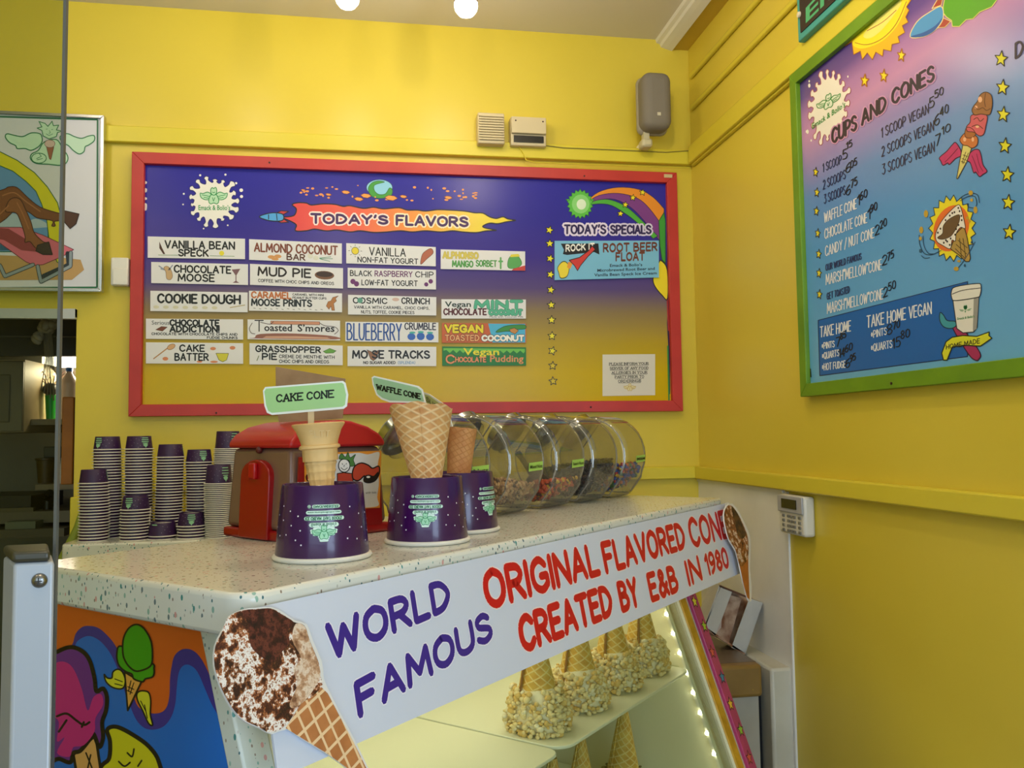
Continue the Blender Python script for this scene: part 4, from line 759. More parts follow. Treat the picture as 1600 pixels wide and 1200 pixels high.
slant('pink_strip', 1.207, 1.246, .62, ZC, .03, PNK, .008, bevel=.002)
upanel('end_panel', 1.20, .044, mat('end panel', '#b9b3a0', .5))
mk('base', G().prism(uvl([(.03, -.40), (1.24, -.40), (1.24, nf(.62)-.03), (.03, nf(.62)-.03)], 0), (0, 0, .655)), mat('case base', '#c8c4b8', .5), case)
# stars on the pink strip
sp0 = P3(1.2265, nf(1.0)+.008, 1.0); sdir = (P3(0, nf(.9), .9)-P3(0, nf(1.0), 1.0)).normalized(); snrm = U.cross(-sdir)
if snrm.dot(N) < 0: snrm = -snrm
cst = Canvas(case, lambda x, y: sp0+U*(x/1000)+sdir*(y/1000), snrm)
for i, cc in enumerate(('#e4d43a', '#a8c43a', '#d2564a', '#3a7a9c', '#e4b83a', '#8fb83a', '#d2564a')):
    cst.star(((-3, 3)[i % 2], -78+i*56), 15, cc, 2, rot=.2, edge='#3c1626', ew=2)
# side panel art
ca = Canvas(case, lambda x, y: onP(x, y, U, P3(UL, 0, 0)), -U, (0, 840), 3.333, step=.0001)
top_o = [(250, 640), (320, 600), (375, 560), (395, 500), (430, 465), (470, 460), (515, 472), (560, 510), (600, 560), (640, 640), (670, 740), (700, 840), (730, 890), (790, 915), (840, 910), (870, 880), (883, 820), (886, 740), (893, 680), (910, 615), (950, 582), (1000, 585), (1042, 622), (1080, 690), (1120, 790), (1165, 880), (1200, 945)]
nfpx = [(1227, 1000), (1262, 1200), (1300, 1400)]
ca.poly('printed_wave', smooth_pts(top_o, False)+[(1215, 975), (1262, 1200), (1300, 1400), (250, 1400)], '#3a2c86', 1)
in_o = [(250, 720), (340, 640), (385, 590), (400, 545), (440, 517), (480, 515), (530, 545), (580, 610), (620, 700), (650, 800), (680, 880), (712, 950), (752, 990), (800, 1000), (855, 982), (895, 930), (915, 860), (922, 780), (932, 705), (955, 667), (990, 664), (1030, 700), (1070, 790), (1110, 880), (1165, 965), (1225, 1050)]
ca.poly('printed_wave', smooth_pts(in_o, False)+[(1262, 1200), (1300, 1400), (250, 1400)], '#1668c0', 2)
def tub_cone(pts_list):
    for nm, pts, m_, ly, e in pts_list: ca.poly(nm, pts, m_, ly, sm=True, edge=e)
BLK = '#0c0a10'
tub_cone([('printed_wing', [(655, 745), (640, 700), (615, 685), (590, 700), (585, 730), (560, 730), (545, 712), (555, 750), (590, 780), (640, 785)], '#d6cf2a', 4, (BLK, 8)),
 ('printed_wing', [(715, 815), (735, 798), (775, 805), (787, 850), (785, 920), (797, 975), (775, 965), (745, 900), (720, 850)], '#d6cf2a', 4, (BLK, 8))])
ca.line('printed_feather', [[(640, 770), (600, 760)], [(640, 750), (600, 735)], [(770, 940), (755, 870)], [(760, 900), (735, 850)]], BLK, 5, 5)
ca.poly('printed_cone', [(652, 700), (738, 752), (668, 900)], '#dfa044', 5, edge=(BLK, 9)); ca.line('printed_waffle', [[(685, 745), (672, 800)], [(700, 755), (680, 815)], [(668, 775), (700, 790)], [(665, 795), (692, 808)]], BLK, 5, 6)
tub_cone([('printed_scoop', [(612, 600), (640, 565), (790, 650), (805, 680), (800, 722), (760, 735), (745, 750), (700, 735), (690, 710), (655, 695), (620, 660)], '#3f9c14', 6, (BLK, 9)),
 ('printed_scoop', [(642, 580), (648, 520), (675, 470), (715, 452), (755, 475), (790, 540), (797, 620), (785, 670), (720, 695), (680, 675), (650, 630)], '#3f9c14', 7, (BLK, 9))])
tub_cone([('printed_wing', [(530, 1190), (570, 1150), (575, 1060), (560, 1000), (610, 985), (700, 1030), (780, 1090), (830, 1170), (830, 1290), (600, 1330), (480, 1300)], '#d2c81c', 3, (BLK, 22))])
ca.line('printed_feather', [[(620, 1165), (650, 1190), (680, 1170)], [(665, 1120), (690, 1140), (700, 1100)], [(720, 1190), (740, 1160)]], BLK, 9, 4, sm=True)
ca.poly('printed_cone', [(385, 1130), (500, 1030), (525, 1200), (510, 1420), (430, 1400)], '#dfa55a', 4, edge=(BLK, 14)); ca.line('printed_waffle', [[(450, 1120), (490, 1220)], [(475, 1130), (455, 1220)]], BLK, 8, 5)
tub_cone([('printed_scoop', [(250, 640), (300, 595), (370, 570), (430, 590), (470, 640), (495, 730), (505, 800), (540, 785), (560, 830), (555, 900), (535, 960), (540, 1040), (520, 1090), (490, 1020), (470, 1050), (420, 1110), (385, 1120), (370, 1170), (310, 1150), (240, 1130)], '#6c2482', 6, (BLK, 22)),
 ('printed_scoop', [(250, 700), (300, 650), (350, 650), (390, 690), (430, 790), (460, 900), (490, 830), (530, 815), (540, 870), (500, 940), (495, 1010), (440, 1080), (385, 1090), (365, 1140), (300, 1120), (340, 1040), (300, 1060), (310, 960), (270, 900)], '#c41e78', 7, None)])
ca.line('printed_fold', [[(300, 930), (350, 915), (400, 950), (440, 975), (470, 960)], [(310, 1010), (350, 950)], [(430, 985), (440, 960)]], BLK, 12, 8, sm=True)
# glass
def lw2(t):
    l = t.new('LayerWeight'); l.inputs['Blend'].default_value = .5; return l.outputs['Facing']
def thin_glass(key, tint, edge_tint, fres=1.3, epow=2.2, haze=0):
    m = bpy.data.materials.new(key); m.use_nodes = True; MATS[key] = m; t = NT(m); t.n.remove(t.n['Principled BSDF'])
    tr = t.new('BsdfTransparent'); gl = t.new('BsdfGlossy'); gl.inputs['Roughness'].default_value = .03; gl.inputs['Color'].default_value = (1, 1, 1, 1)
    lw = t.new('LayerWeight'); lw.inputs['Blend'].default_value = .35
    t.link(t.mix(t.math('POWER', lw.outputs['Facing'], epow), lin(tint), lin(edge_tint)), tr.inputs['Color'])
    r0 = ((fres-1)/(fres+1))**2*1.8
    fr = t.math('ADD', t.math('MULTIPLY', t.math('POWER', lw2(t), 4.5), 1-r0), r0)
    mx = t.new('MixShader'); t.link(fr, mx.inputs[0]); t.link(tr.outputs[0], mx.inputs[1]); t.link(gl.outputs[0], mx.inputs[2])
    out = mx.outputs[0]
    if haze:
        df = t.new('BsdfDiffuse'); df.inputs['Color'].default_value = lin('#c2c0ba'); m2 = t.new('MixShader'); m2.inputs[0].default_value = haze
        t.link(out, m2.inputs[1]); t.link(df.outputs[0], m2.inputs[2]); out = m2.outputs[0]
    t.link(out, t.n['Material Output'].inputs['Surface']); return m
GLS = thin_glass('case glass', '#f2f6f0', '#b9c8ba', 1.25)
slant('front_glass', .058, 1.163, .64, ZC, .005, GLS, -.006)
mk('shelf', G().prism(uvl([(.062, -.40), (1.163, -.40), (1.163, .0), (.062, .0)], .9385), (0, 0, .006)), GLS, case)
# LED strip down the right edge and along the top
LED = mat('led glow', '#ffffff', .5, emit=('#fff6d8', 34))
strip = slant('led_strip', 1.150, 1.158, .66, ZC-.01, .006, mat('led tape', '#e8e4d0', .5), -.03)
for i in range(14):
    z = .70+i*.0395
    mk('led', G().ico(P3(1.149, nf(z)-.034, z), .0045, sub=1), LED, strip)
ts = mk('led_strip', BX(P3(.6, nf(ZC)-.05, ZC-.006), (1.06, .01, .006), (U, N, ZV)), MATS['led tape'], case)
for i in range(18): mk('led', G().ico(P3(.1+i*.06, nf(ZC)-.05, ZC-.012), .0045, sub=1), LED, ts)
for p, e, sz in ((P3(.62, -.17, ZC-.02), 1.35, (1.0, .1)),):
    l = light('case_light', 'AREA', p, e, (1, .93, .70), p+(Vector((0, 0, -1)) if sz[0] == 1.0 else -U), shape='RECTANGLE', size=sz[0], size_y=sz[1])
    if sz[0] == 1.0: l.rotation_euler = (0, 0, math.pi/2-A_)
# trays
TRAYM = mat('tray white', '#e8e6cf', .4)
def tray(u0, u1, label):
    r = .035; n0, n1 = -.37, .036
    o = arc(u0+r, n0+r, 180, 270, r)+arc(u1-r, n0+r, 270, 360, r)+arc(u1-r*.7, n1-r*.7, 0, 90, r*.7)+arc(u0+r, n1-r, 90, 180, r)
    g = G().prism(uvl(o, .9445), (0, 0, .0055))
    return mk('tray', g, TRAYM, bevel=.0015, label=label, cat='tray', group='white trays in the display case')
tray(.606, 1.138, 'white plastic tray carrying the crumb coated cones'); tray(.066, .600, 'empty white tray at the left behind the sign')
mk('tray', G().prism(uvl(arc(.2, -.3, 180, 270, .03)+arc(1.12, -.3, 270, 360, .03)+arc(1.12, nf(.7)-.06, 0, 90, .03)+arc(.2, nf(.7)-.06, 90, 180, .03), .681), (0, 0, .005)), TRAYM, label='white tray on the floor of the display case', cat='tray')

# ---------------------------------------------------------------- waffle stuff
def waffle_mat(key, c1, c2, na, mz, wline=.14, rough=.6, c3=None, bstr=.5, inv=False):
    m = mat(key, c1, rough, spec=.3); t = NT(m); co = t.coord(); s = t.new('SeparateXYZ'); t.link(co, s.inputs[0])
    a = t.math('MULTIPLY', t.math('ARCTAN2', s.outputs[1], s.outputs[0]), na/(2*math.pi)); z = t.math('MULTIPLY', s.outputs[2], mz)
    def ln(x): return t.math('ABSOLUTE', t.math('SUBTRACT', t.math('FRACT', x), .5))
    l1 = ln(t.math('ADD', a, z)); l2 = ln(t.math('SUBTRACT', t.math('MULTIPLY', a, .55), t.math('MULTIPLY', z, 1.1)))
    mn = t.math('MINIMUM', l1, l2)
    r = t.new('MapRange'); t.link(mn, r.inputs[0]); r.inputs[1].default_value = 0; r.inputs[2].default_value = wline; r.inputs[3].default_value = 1; r.inputs[4].default_value = 0
    nz = t.ramp(t.noise(co, 38, 3), [(.35, (0, 0, 0, 1)), (.68, (1, 1, 1, 1))])
    base = t.mix(nz, lin(c1), lin(c3 or c1))
    t.link(t.mix(t.math('MULTIPLY', r.outputs[0], .85), base, lin(c2)), t.n['Principled BSDF'].inputs['Base Color'])
    t.bump(r.outputs[0], bstr, .0015); return m
WAF = waffle_mat('waffle cone', '#d9a769', '#e9cb98', 12, 66, wline=.2, c3='#c48a50')
WAFD = waffle_mat('waffle cone in case', '#e0b75a', '#f3dc98', 9, 60, c3='#c8923c')
SEAM_SHADE = mat('shaded seam', '#8a5a2a', .7)  # brown standing in for the shade along the rolled edge
def spiral_cone(g, r0, r1, h, turns=1.12, th=.0022, seg=40, rows=10, wav=0.0, z0=0.0, step=.0035):
    n = int(seg*turns)+1
    def P(i, j, off):
        a = 2*math.pi*i/seg; t = j/rows; r = r0+(r1-r0)*t + step*(i/seg) + off
        hz = h*(1+wav*math.sin(a+1.0)+wav*.25*math.sin(7*a))
        return Vector((r*math.cos(a), r*math.sin(a), z0+hz*t))
    vs = [P(i, j, 0) for j in range(rows+1) for i in range(n)]+[P(i, j, -th) for j in range(rows+1) for i in range(n)]
    b = (rows+1)*n; fs = []
    for j in range(rows):
        for i in range(n-1):
            fs.append((j*n+i, j*n+i+1, (j+1)*n+i+1, (j+1)*n+i)); fs.append((b+j*n+i, b+(j+1)*n+i, b+(j+1)*n+i+1, b+j*n+i+1))
        for i, s_ in ((0, 1), (n-1, -1)):
            q = (j*n+i, (j+1)*n+i, b+(j+1)*n+i, b+j*n+i); fs.append(q if s_ > 0 else q[::-1])
    for i in range(n-1): fs.append((rows*n+i, rows*n+i+1, b+rows*n+i+1, b+rows*n+i)); fs.append((i, b+i, b+i+1, i+1))
    g.add(vs, fs); return g
def mtx(loc, rz=0, tilt=(0, 0)):
    return Matrix.Translation(loc) @ Matrix.Rotation(tilt[0], 4, 'X') @ Matrix.Rotation(tilt[1], 4, 'Y') @ Matrix.Rotation(rz, 4, 'Z')

# crumb coated cones standing mouth down
CRM = [mat('puffed crumb', '#e6cf98', .7), mat('toasted crumb', '#d8b269', .7), mat('marshmallow', '#ecdfbd', .6)]
def crumb_cone(px, lean, seed, label, rz):
    rnd = random.Random(seed); p = onZ(px[0], px[1], .95)
    t = empty('dipped_cone', p, label, 'cone', 'crumb coated cones on the tray', mw=mtx(p, rz, lean))
    g = G(); spiral_cone(g, .043, .006, .172, z0=.006, step=.0035, rows=8)
    mk('cone', g, WAFD, t, local=True, smooth=50)
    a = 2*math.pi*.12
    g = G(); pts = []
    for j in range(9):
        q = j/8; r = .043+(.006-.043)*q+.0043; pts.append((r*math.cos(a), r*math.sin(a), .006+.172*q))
    mk('seam', G().tube(pts, .0022, 6), SEAM_SHADE, t, local=True)
    g = G(); H_ = .072
    g.cur = 2; g.lathe([(.03, 0), (.046, .004), (.05, .02), (.045, .045), (.036, .064), (.03, .072)], (0, 0, 0), 20, fn=lambda r, z, a: (r*(1+.05*math.sin(3*a+seed)), z))
    for i in range(640):
        z = rnd.random()**.9*H_; a = rnd.uniform(0, 6.283); r = (.052-.30*max(0, z-.03))*(1+.05*math.sin(3*a+seed))+rnd.uniform(-.003, .004)
        if z < .008: r *= .97
        if z > H_*.8 and rnd.random() < .5: continue
        q = rnd.uniform(.0026, .0056); g.cur = 0 if rnd.random() < .62 else (1 if rnd.random() < .75 else 2)
        rot = Matrix.Rotation(rnd.uniform(0, 3), 3, 'X') @ Matrix.Rotation(rnd.uniform(0, 3), 3, 'Z')
        g.ico((r*math.cos(a), r*math.sin(a), max(z, .004)), (q*rnd.uniform(.9, 1.6), q, q*rnd.uniform(.6, 1)), rot, 2 if i % 3 == 0 else 1)
    mk('crumb_coating', g, CRM, t, local=True, smooth=80)
    return t
for i, (px, lb) in enumerate((((843, 1138), 'leftmost and nearest crumb coated cone on the tray'), ((906, 1103), 'second crumb coated cone from the left on the tray'), ((961, 1073), 'third crumb coated cone from the left on the tray'), ((1006, 1048), 'crumb coated cone furthest right on the tray, under the sign'))):
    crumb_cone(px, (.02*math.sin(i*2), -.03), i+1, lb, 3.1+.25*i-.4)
# lower cones with dark nut coating
NUT = [mat('nut crumb', '#5a4a2a', .7), mat('nut crumb light', '#8a7440', .7)]
def nut_cone(pos, seed, label, rz):
    rnd = random.Random(seed); t = empty('dipped_cone', pos, label, 'cone', 'nut coated cones low in the case', mw=mtx(pos, rz, (.03, .02)))
    mk('cone', spiral_cone(G(), .042, .005, .185, z0=.006, rows=8), WAFD, t, local=True, smooth=50)
    g = G(); g.lathe([(.03, 0), (.046, .004), (.047, .02), (.041, .045), (.03, .06)], (0, 0, 0), 16)
    for i in range(260):
        z = rnd.random()*.06; a = rnd.uniform(0, 6.283); r = .047-.15*max(0, z-.02)+rnd.uniform(-.002, .002); q = rnd.uniform(.002, .0042); g.cur = int(rnd.random() < .35)
        g.ico((r*math.cos(a), r*math.sin(a), max(z, .003)), (q*1.4, q, q*.8), Matrix.Rotation(rnd.uniform(0, 3), 3, 'Z'), 1)
    mk('nut_coating', g, NUT, t, local=True, smooth=80)
for px, lb, s_ in (((971, 1108), 'plain waffle cone with dark nut coated mouth, low at the right under the tray', 21), ((905, 1158), 'second nut coated cone from the right below the tray edge', 22), ((860, 1190), 'nut coated cone at the left below the tray corner', 23)):
    p = onZ(px[0], px[1], .87); nut_cone(Vector((p.x, p.y, .687)), s_, lb, 2.9)

# ================================================================== SIGN ON THE FRONT OF THE COUNTER
n1, z1, n2, z2 = .022, 1.276, .055, 1.112
sA = P3(0, n1, z1); sd = (P3(0, n2, z2)-sA); SL = sd.length; sd.normalize(); sn = U.cross(sd); sn = sn if sn.dot(N) > 0 else -sn
SG = mat('sign board white', '#cfd4e2', .32)
a = [sA+U*u+sd*d for u, d in ((.012, 0), (1.438, 0), (1.438, SL), (.012, SL))]
sign = mk('banner_sign', G().hexa([p+sn*.003 for p in a], a), SG, label='long white sign reading WORLD FAMOUS ORIGINAL FLAVORED CONE on the counter front', cat='sign')
cg = Canvas(sign, lambda x, y: sA+sn*.003+U*(x/1000)+sd*(y/1000), sn, step=.0001)
PU = '#3a2386'; RD = '#c9141c'; HW = '#e8e4ee'; HR = '#f1dcd8'
cg.text('WORLD', 103, 70, 318, 53, 33, 34, PU, 9.4, 3, halo=(HW, 12.5)); cg.text('FAMOUS', 133, 139, 396, 109, 32, 33, PU, 9.4, 3, halo=(HW, 12.5))
cg.text('ORIGINAL', 402, 68, 732, 68, 46, 46, RD, 12.5, 3, halo=(HR, 16)); cg.text('FLAVORED', 760, 70, 1122, 69, 46, 46, RD, 12.5, 3, halo=(HR, 16)); cg.text('CONE', 1160, 73, 1388, 75, 55, 55, RD, 13, 3, halo=(HR, 17))
cg.text('CREATED', 468, 142, 752, 140, 44, 44, RD, 12.5, 3, halo=(HR, 16)); cg.text('BY', 790, 142, 856, 143, 44, 44, RD, 12.5, 3, halo=(HR, 16)); cg.text('E&B', 914, 145, 1040, 146, 44, 44, RD, 12.5, 3, halo=(HR, 16)); cg.text('IN', 1101, 145, 1170, 143, 43, 43, RD, 12.5, 3, halo=(HR, 16)); cg.text('1980', 1210, 141, 1344, 141, 40, 40, RD, 10.5, 3, halo=(HR, 14))
# cone cut-outs (flat printed boards)
def photo_mat(key, cols, scale, rough=.5):
    m = mat(key, cols[0], rough); t = NT(m); co = t.coord()
    n = t.noise(co, scale, 6, .7)
    t.link(t.ramp(n, [(p, lin(c)) for p, c in cols[1]], 'LINEAR'), t.n['Principled BSDF'].inputs['Base Color']); return m
PH1 = photo_mat('photo toasted marshmallow', ('#8a5238', [(.32, '#140a0a'), (.41, '#3a1a14'), (.445, '#9a5a2c'), (.465, '#efe6dc'), (.49, '#efe8e0'), (.51, '#b8703c'), (.54, '#5a2a1c'), (.60, '#1c0e0e'), (.66, '#8a5030')]), 30)
PH2 = photo_mat('photo chocolate crumb', ('#4a241c', [(.35, '#1a0c0c'), (.47, '#3c1614'), (.55, '#6e3428'), (.62, '#24100e')]), 90)
PH3 = photo_mat('photo nut crumb', ('#b88a62', [(.35, '#7a4e34'), (.47, '#c29672'), (.55, '#e6d2ba'), (.65, '#a06a48')]), 60)
def cutout(name, px, ox, oy, k, off, label, parts):
    f = lambda x, y: onP(ox+x/k, oy+y/k, sn, sA+sn*off)
    pts = smooth_pts(px, True, 2)
    o = mk(name, G().prism([f(*p) for p in pts][::-1], sn*.003), mat('cutout white', '#dedbd6', .4), label=label, cat='cutout sign', group='ice cream cone cut-outs at the ends of the sign')
    c = Canvas(o, lambda x, y: onP(x, y, sn, sA+sn*(off+.003)), sn, (ox, oy), k, step=.0001)
    for nm, p, m_, ly, sm_ in parts: c.poly(nm, p, m_, ly, sm=sm_)
    return o, c
conep = [(420, 925), (500, 800), (600, 705), (640, 745), (700, 860), (770, 990), (840, 1133), (889, 1232), (870, 1225), (740, 1133), (640, 1060), (500, 975)]
whole = [(120, 345), (190, 308), (255, 300), (340, 296), (400, 325), (460, 366), (522, 386), (552, 470), (600, 580), (608, 650), (622, 700), (700, 855), (770, 985), (840, 1130), (896, 1240), (870, 1236), (740, 1140), (640, 1068), (500, 982), (420, 930), (340, 958), (280, 928), (200, 893), (138, 832), (78, 722), (42, 600), (47, 500), (78, 430), (106, 380)]
WPR = waffle_mat('photo waffle', '#c07a44', '#e2b684', 1, 1); 
def flat_waffle(key, c1, c2, sc_, ang):
    m = mat(key, c1, .45); t = NT(m); co = t.coord(); s = t.new('SeparateXYZ'); t.link(co, s.inputs[0])
    h = t.math('ADD', t.math('MULTIPLY', s.outputs[0], U.x), t.math('MULTIPLY', s.outputs[1], U.y)); v = s.outputs[2]
    def ln(a_, b_): return t.math('ABSOLUTE', t.math('SUBTRACT', t.math('FRACT', t.math('ADD', t.math('MULTIPLY', h, a_), t.math('MULTIPLY', v, b_))), .5))
    mn = t.math('MINIMUM', ln(sc_*math.cos(ang), sc_*math.sin(ang)), ln(-sc_*math.sin(ang)*.9, sc_*math.cos(ang)*.9))
    t.link(t.mix(t.math('LESS_THAN', mn, .09), t.mix(t.noise(co, 40, 4), lin(c1), lin('#94532c')), lin(c2)), t.n['Principled BSDF'].inputs['Base Color']); return m
FW = flat_waffle('photo waffle print', '#cf8a52', '#eac79a', 62, .35)
o1, c1_ = cutout('cone_cutout', whole, 320, 860, 3.333, .006, 'large flat cut-out of a toasted marshmallow cone at the left end of the sign', [
 ('printed_cone', conep, FW, 1, False),
 ('printed_scoop', [(120, 350), (190, 314), (260, 306), (340, 302), (400, 330), (460, 372), (518, 392), (548, 475), (592, 585), (600, 650), (612, 700), (560, 760), (500, 800), (420, 912), (340, 948), (280, 920), (206, 884), (146, 826), (86, 718), (50, 600), (54, 500), (86, 432)], PH1, 2, True),
 ('printed_crumb', [(190, 318), (260, 308), (340, 304), (420, 345), (462, 378), (430, 420), (440, 480), (390, 540), (360, 580), (300, 560), (240, 500), (235, 420), (215, 360)], PH2, 3, True),
 ('printed_nuts', [(470, 385), (518, 395), (548, 478), (590, 590), (598, 660), (540, 760), (470, 820), (440, 800), (480, 700), (460, 620), (500, 560), (455, 470)], PH3, 3, True)])
rp = [(330, 248), (362, 238), (402, 288), (440, 365), (462, 430), (462, 520), (458, 600), (468, 690), (465, 775), (448, 765), (428, 690), (408, 610), (384, 505), (348, 445), (328, 385), (314, 300)]
o2, c2_ = cutout('cone_cutout', rp, 1040, 720, 3.529, .016, 'narrow looking flat cut-out of a cone at the right end of the sign', [
 ('printed_cone', [(395, 520), (455, 470), (456, 600), (463, 765), (450, 755), (432, 690)], mat('print cone orange', '#b8682c', .45, vary=('#a0561e', 60)), 1, False),
 ('printed_scoop', [(336, 256), (360, 246), (398, 292), (434, 368), (454, 432), (456, 520), (440, 560), (410, 580), (384, 490), (352, 438), (334, 380), (322, 300)], photo_mat('photo toasted cone', ('#8a5228', [(.36, '#3c2008'), (.47, '#8a4e1e'), (.53, '#a8682e'), (.57, '#ecdcc8'), (.62, '#9a5a26')]), 50), 2, True),
 ('printed_crumb', [(362, 250), (398, 294), (430, 368), (440, 410), (420, 430), (395, 400), (380, 340)], photo_mat('photo dark crumb', ('#4a2c10', [(.4, '#2c1a08'), (.6, '#6a4418')]), 60), 3, True)])
mk('backing_block', BX(P3(1.42, .024, 1.25), (.03, .02, .05), (U, N, ZV)), SPK, sign)

# ================================================================== PURPLE TUBS WITH SAMPLE CONES
PUR = mat('purple tub', '#370a48', .25, spec=.5, coat=.3); RIM = mat('tub rim', '#e4e0d4', .5); INS = mat('tub inside', '#e8e2ea', .6)
def big_tub(px, label, ang, words=True):
    p = onZ(px[0], px[1], TOP); t = empty('paper_tub', p, label, 'tub', 'upturned purple paper tubs on the counter')
    mk('tub_body', G().lathe([(.0605, .004), (.0615, .008), (.0535, .097), (.0525, .0985), (.0508, .0975), (.0506, .090)], (0, 0, 0), 48, cap=(False, False)), PUR, t, local=True, smooth=60)
    mk('tub_base', G().lathe([(.0512, .089), (.0512, .0905), (.0165, .0905), (.0165, .089)], (0, 0, 0), 40, cap=(False, False)), INS, t, local=True)
    mk('rim', G().lathe([(.0600, .0), (.0640, .0008), (.0656, .0035), (.0640, .0062), (.0612, .0068)], (0, 0, 0), 48, cap=(False, False)), RIM, t, local=True, smooth=80)
    def rad(z): return .0615-(.0615-.0535)*(z-.008)/.089
    class CC(Canvas):
        def w(s, q, layer):   # x right, y down on the tub the right way up; here it stands upside down
            x, y = s.o[0]+q[0]/s.k, s.o[1]+q[1]/s.k; z = y/1000; r = rad(z)+.0003+.00022*(layer+1); a_ = ang-x/1000/.058
            return p + Vector((r*math.cos(a_), r*math.sin(a_), z))
    # canvas: mm, y = height above the counter (so text up is towards the rim)
    c = CC(t, None, (0, 0, 0))
    c.line('lettering_back', [[(-19.0, 72), (-16.33, 72), (-13.67, 72), (-11.0, 72), (-8.33, 72), (-5.67, 72), (-3.0, 72), (-0.33, 72), (2.33, 72), (5.0, 72), (7.67, 72), (10.33, 72), (13.0, 72)], [(19, 72), (19, 72.1)]], '#cfe6d6', 4.6, 1)
    c.line('lettering_back', [[(-21.0, 64.5), (-18.38, 64.5), (-15.75, 64.5), (-13.12, 64.5), (-10.5, 64.5), (-7.88, 64.5), (-5.25, 64.5), (-2.62, 64.5), (0.0, 64.5), (2.62, 64.5), (5.25, 64.5), (7.88, 64.5), (10.5, 64.5), (13.12, 64.5), (15.75, 64.5), (18.38, 64.5), (21.0, 64.5)]], '#cfe6d6', 4.4, 1); c.line('lettering_back', [[(-24.0, 57), (-21.39, 57), (-18.78, 57), (-16.17, 57), (-13.56, 57), (-10.94, 57), (-8.33, 57), (-5.72, 57), (-3.11, 57), (-0.5, 57), (2.11, 57), (4.72, 57), (7.33, 57), (9.94, 57), (12.56, 57), (15.17, 57), (17.78, 57), (20.39, 57), (23.0, 57)]], '#cfe6d6', 5.0, 1); c.line('lettering_back', [[(-16.0, 49), (-13.33, 49), (-10.67, 49), (-8.0, 49), (-5.33, 49), (-2.67, 49), (0.0, 49), (2.67, 49), (5.33, 49), (8.0, 49), (10.67, 49), (13.33, 49), (16.0, 49)]], '#cfe6d6', 5.6, 1)
    c.text('EMACKANDBOLIOS', 13.5, 73.2, -19.5, 73.2, 2.6, 2.6, '#2c7a4a', .42, 3, up=(0, -1)) if 0 else None
    def inv(txt, xa, xb, y0, h, **k): c.text(txt, xa, y0, xb, y0, h, h, '#146a38', layer=3, up=(0, -1), **k)
    inv('EMACKANDBOLIOS', 13, -19, 73.4, 2.9, wd=.7); inv('O', 20, 18, 73.4, 2.9, wd=.6)
    inv('www.emackandbolios.com', 21, -21, 65.6, 2.2, font='B'); inv('ICE CREAM THAT ROCKS.', 23, -23.5, 58.8, 3.6, wd=.85); inv('Emack & Bolio\u2019s', 15.5, -15.5, 51.2, 4.2, font='B')
    for y_, w_ in ((29.5, 4), (32, 5), (34.5, 6), (37, 12), (39.5, 15), (42, 15.5), (44.5, 12)): c.line('printed_emblem_back', [[(-w_+w_*i/4, y_) for i in range(9)]], '#cfe6d6', 3.0, 1)
    emblem(c, 0, 38.5, 31, '#1f8046', '#9fd4ae', words=False, flip=-1, wds=.75)
    rnd = random.Random(px[0]); dots = []
    for x, y in [(-52, 60), (-36, 70), (-34, 44), (-30, 30), (-45, 28), (-56, 42), (30, 42), (34, 60), (36, 30), (44, 48), (52, 36), (28, 24), (47, 66), (60, 54), (66, 34), (74, 60), (80, 44), (90, 66), (95, 36), (-70, 60), (-75, 36), (-90, 50), (-84, 70), (-64, 24), (110, 50), (125, 64), (140, 40), (160, 56), (-110, 40), (-130, 60), (62, 72)]: dots.append((x, y, 1.1))
    c.blobs('printed_dots', dots, pr('#e6e2ec'), 1, 8)
    return p
cam_ang = lambda p: math.atan2(-p.y, -p.x)
t1p = onZ(504, 871, TOP); t2p = onZ(668, 846, TOP); t3p = onZ(721, 829, TOP)
big_tub((504, 871), 'nearest upturned purple tub, under the cake cone', cam_ang(t1p)+.03)
big_tub((668, 846), 'middle upturned purple tub, under the waffle cone', cam_ang(t2p)-.05)
big_tub((721, 829), 'upturned purple tub half hidden behind the middle one, under the small brown cone', cam_ang(t3p)+.93)
# cake cone
CK = mat('cake cone', '#dfb97c', .6, spec=.3, vary=('#d2a766', 20), bump=(120, .1))
p = t1p+Vector((.0, -.002, .0885))
def cfn(r, z, a):
    if z < .060: r += .0009*(1 if math.cos(14*a) > .3 else 0)
    return r, z
pr_ = [(.0130, 0.0)]
for i in range(5):
    z = .004+i*.0105; r = .0148+.0017*i; pr_ += [(r, z), (r+.0007, z+.001), (r+.0007, z+.0022), (r, z+.0032), (r+.001, z+.0095)]
pr_ += [(.0245, .056), (.0268, .0575), (.0268, .0605), (.0240, .062), (.0250, .067), (.0300, .081), (.0345, .0875), (.0352, .0895), (.0340, .0905), (.031, .083), (.0235, .066), (.0225, .04)]
t = empty('cake_cone', p, 'pale ridged cake cone standing in the nearest purple tub', 'cone', mw=mtx(p+Vector((0, 0, 0)), .2, (.0, -.06)))
mk('cone_body', G().lathe(pr_, (0, 0, 0), 56, cap=(True, False), fn=cfn), CK, t, local=True, smooth=45)
MKC = mat('cake cone mark', '#e5c48c', .6)
class RC(Canvas):
    def w(s, q, layer):
        x, y = q; r = .0268+.0062*(y/14)+.0003; a_ = cam_ang(t1p)-.15+x/26
        return p+Vector((r*math.cos(a_), r*math.sin(a_), .069+y/1000))
RC(t, None, (0, 0, 0)).text('MELTT', -18, 3, 12, 3, 8, 8, MKC, 1.1, 1, up=(0, 1))
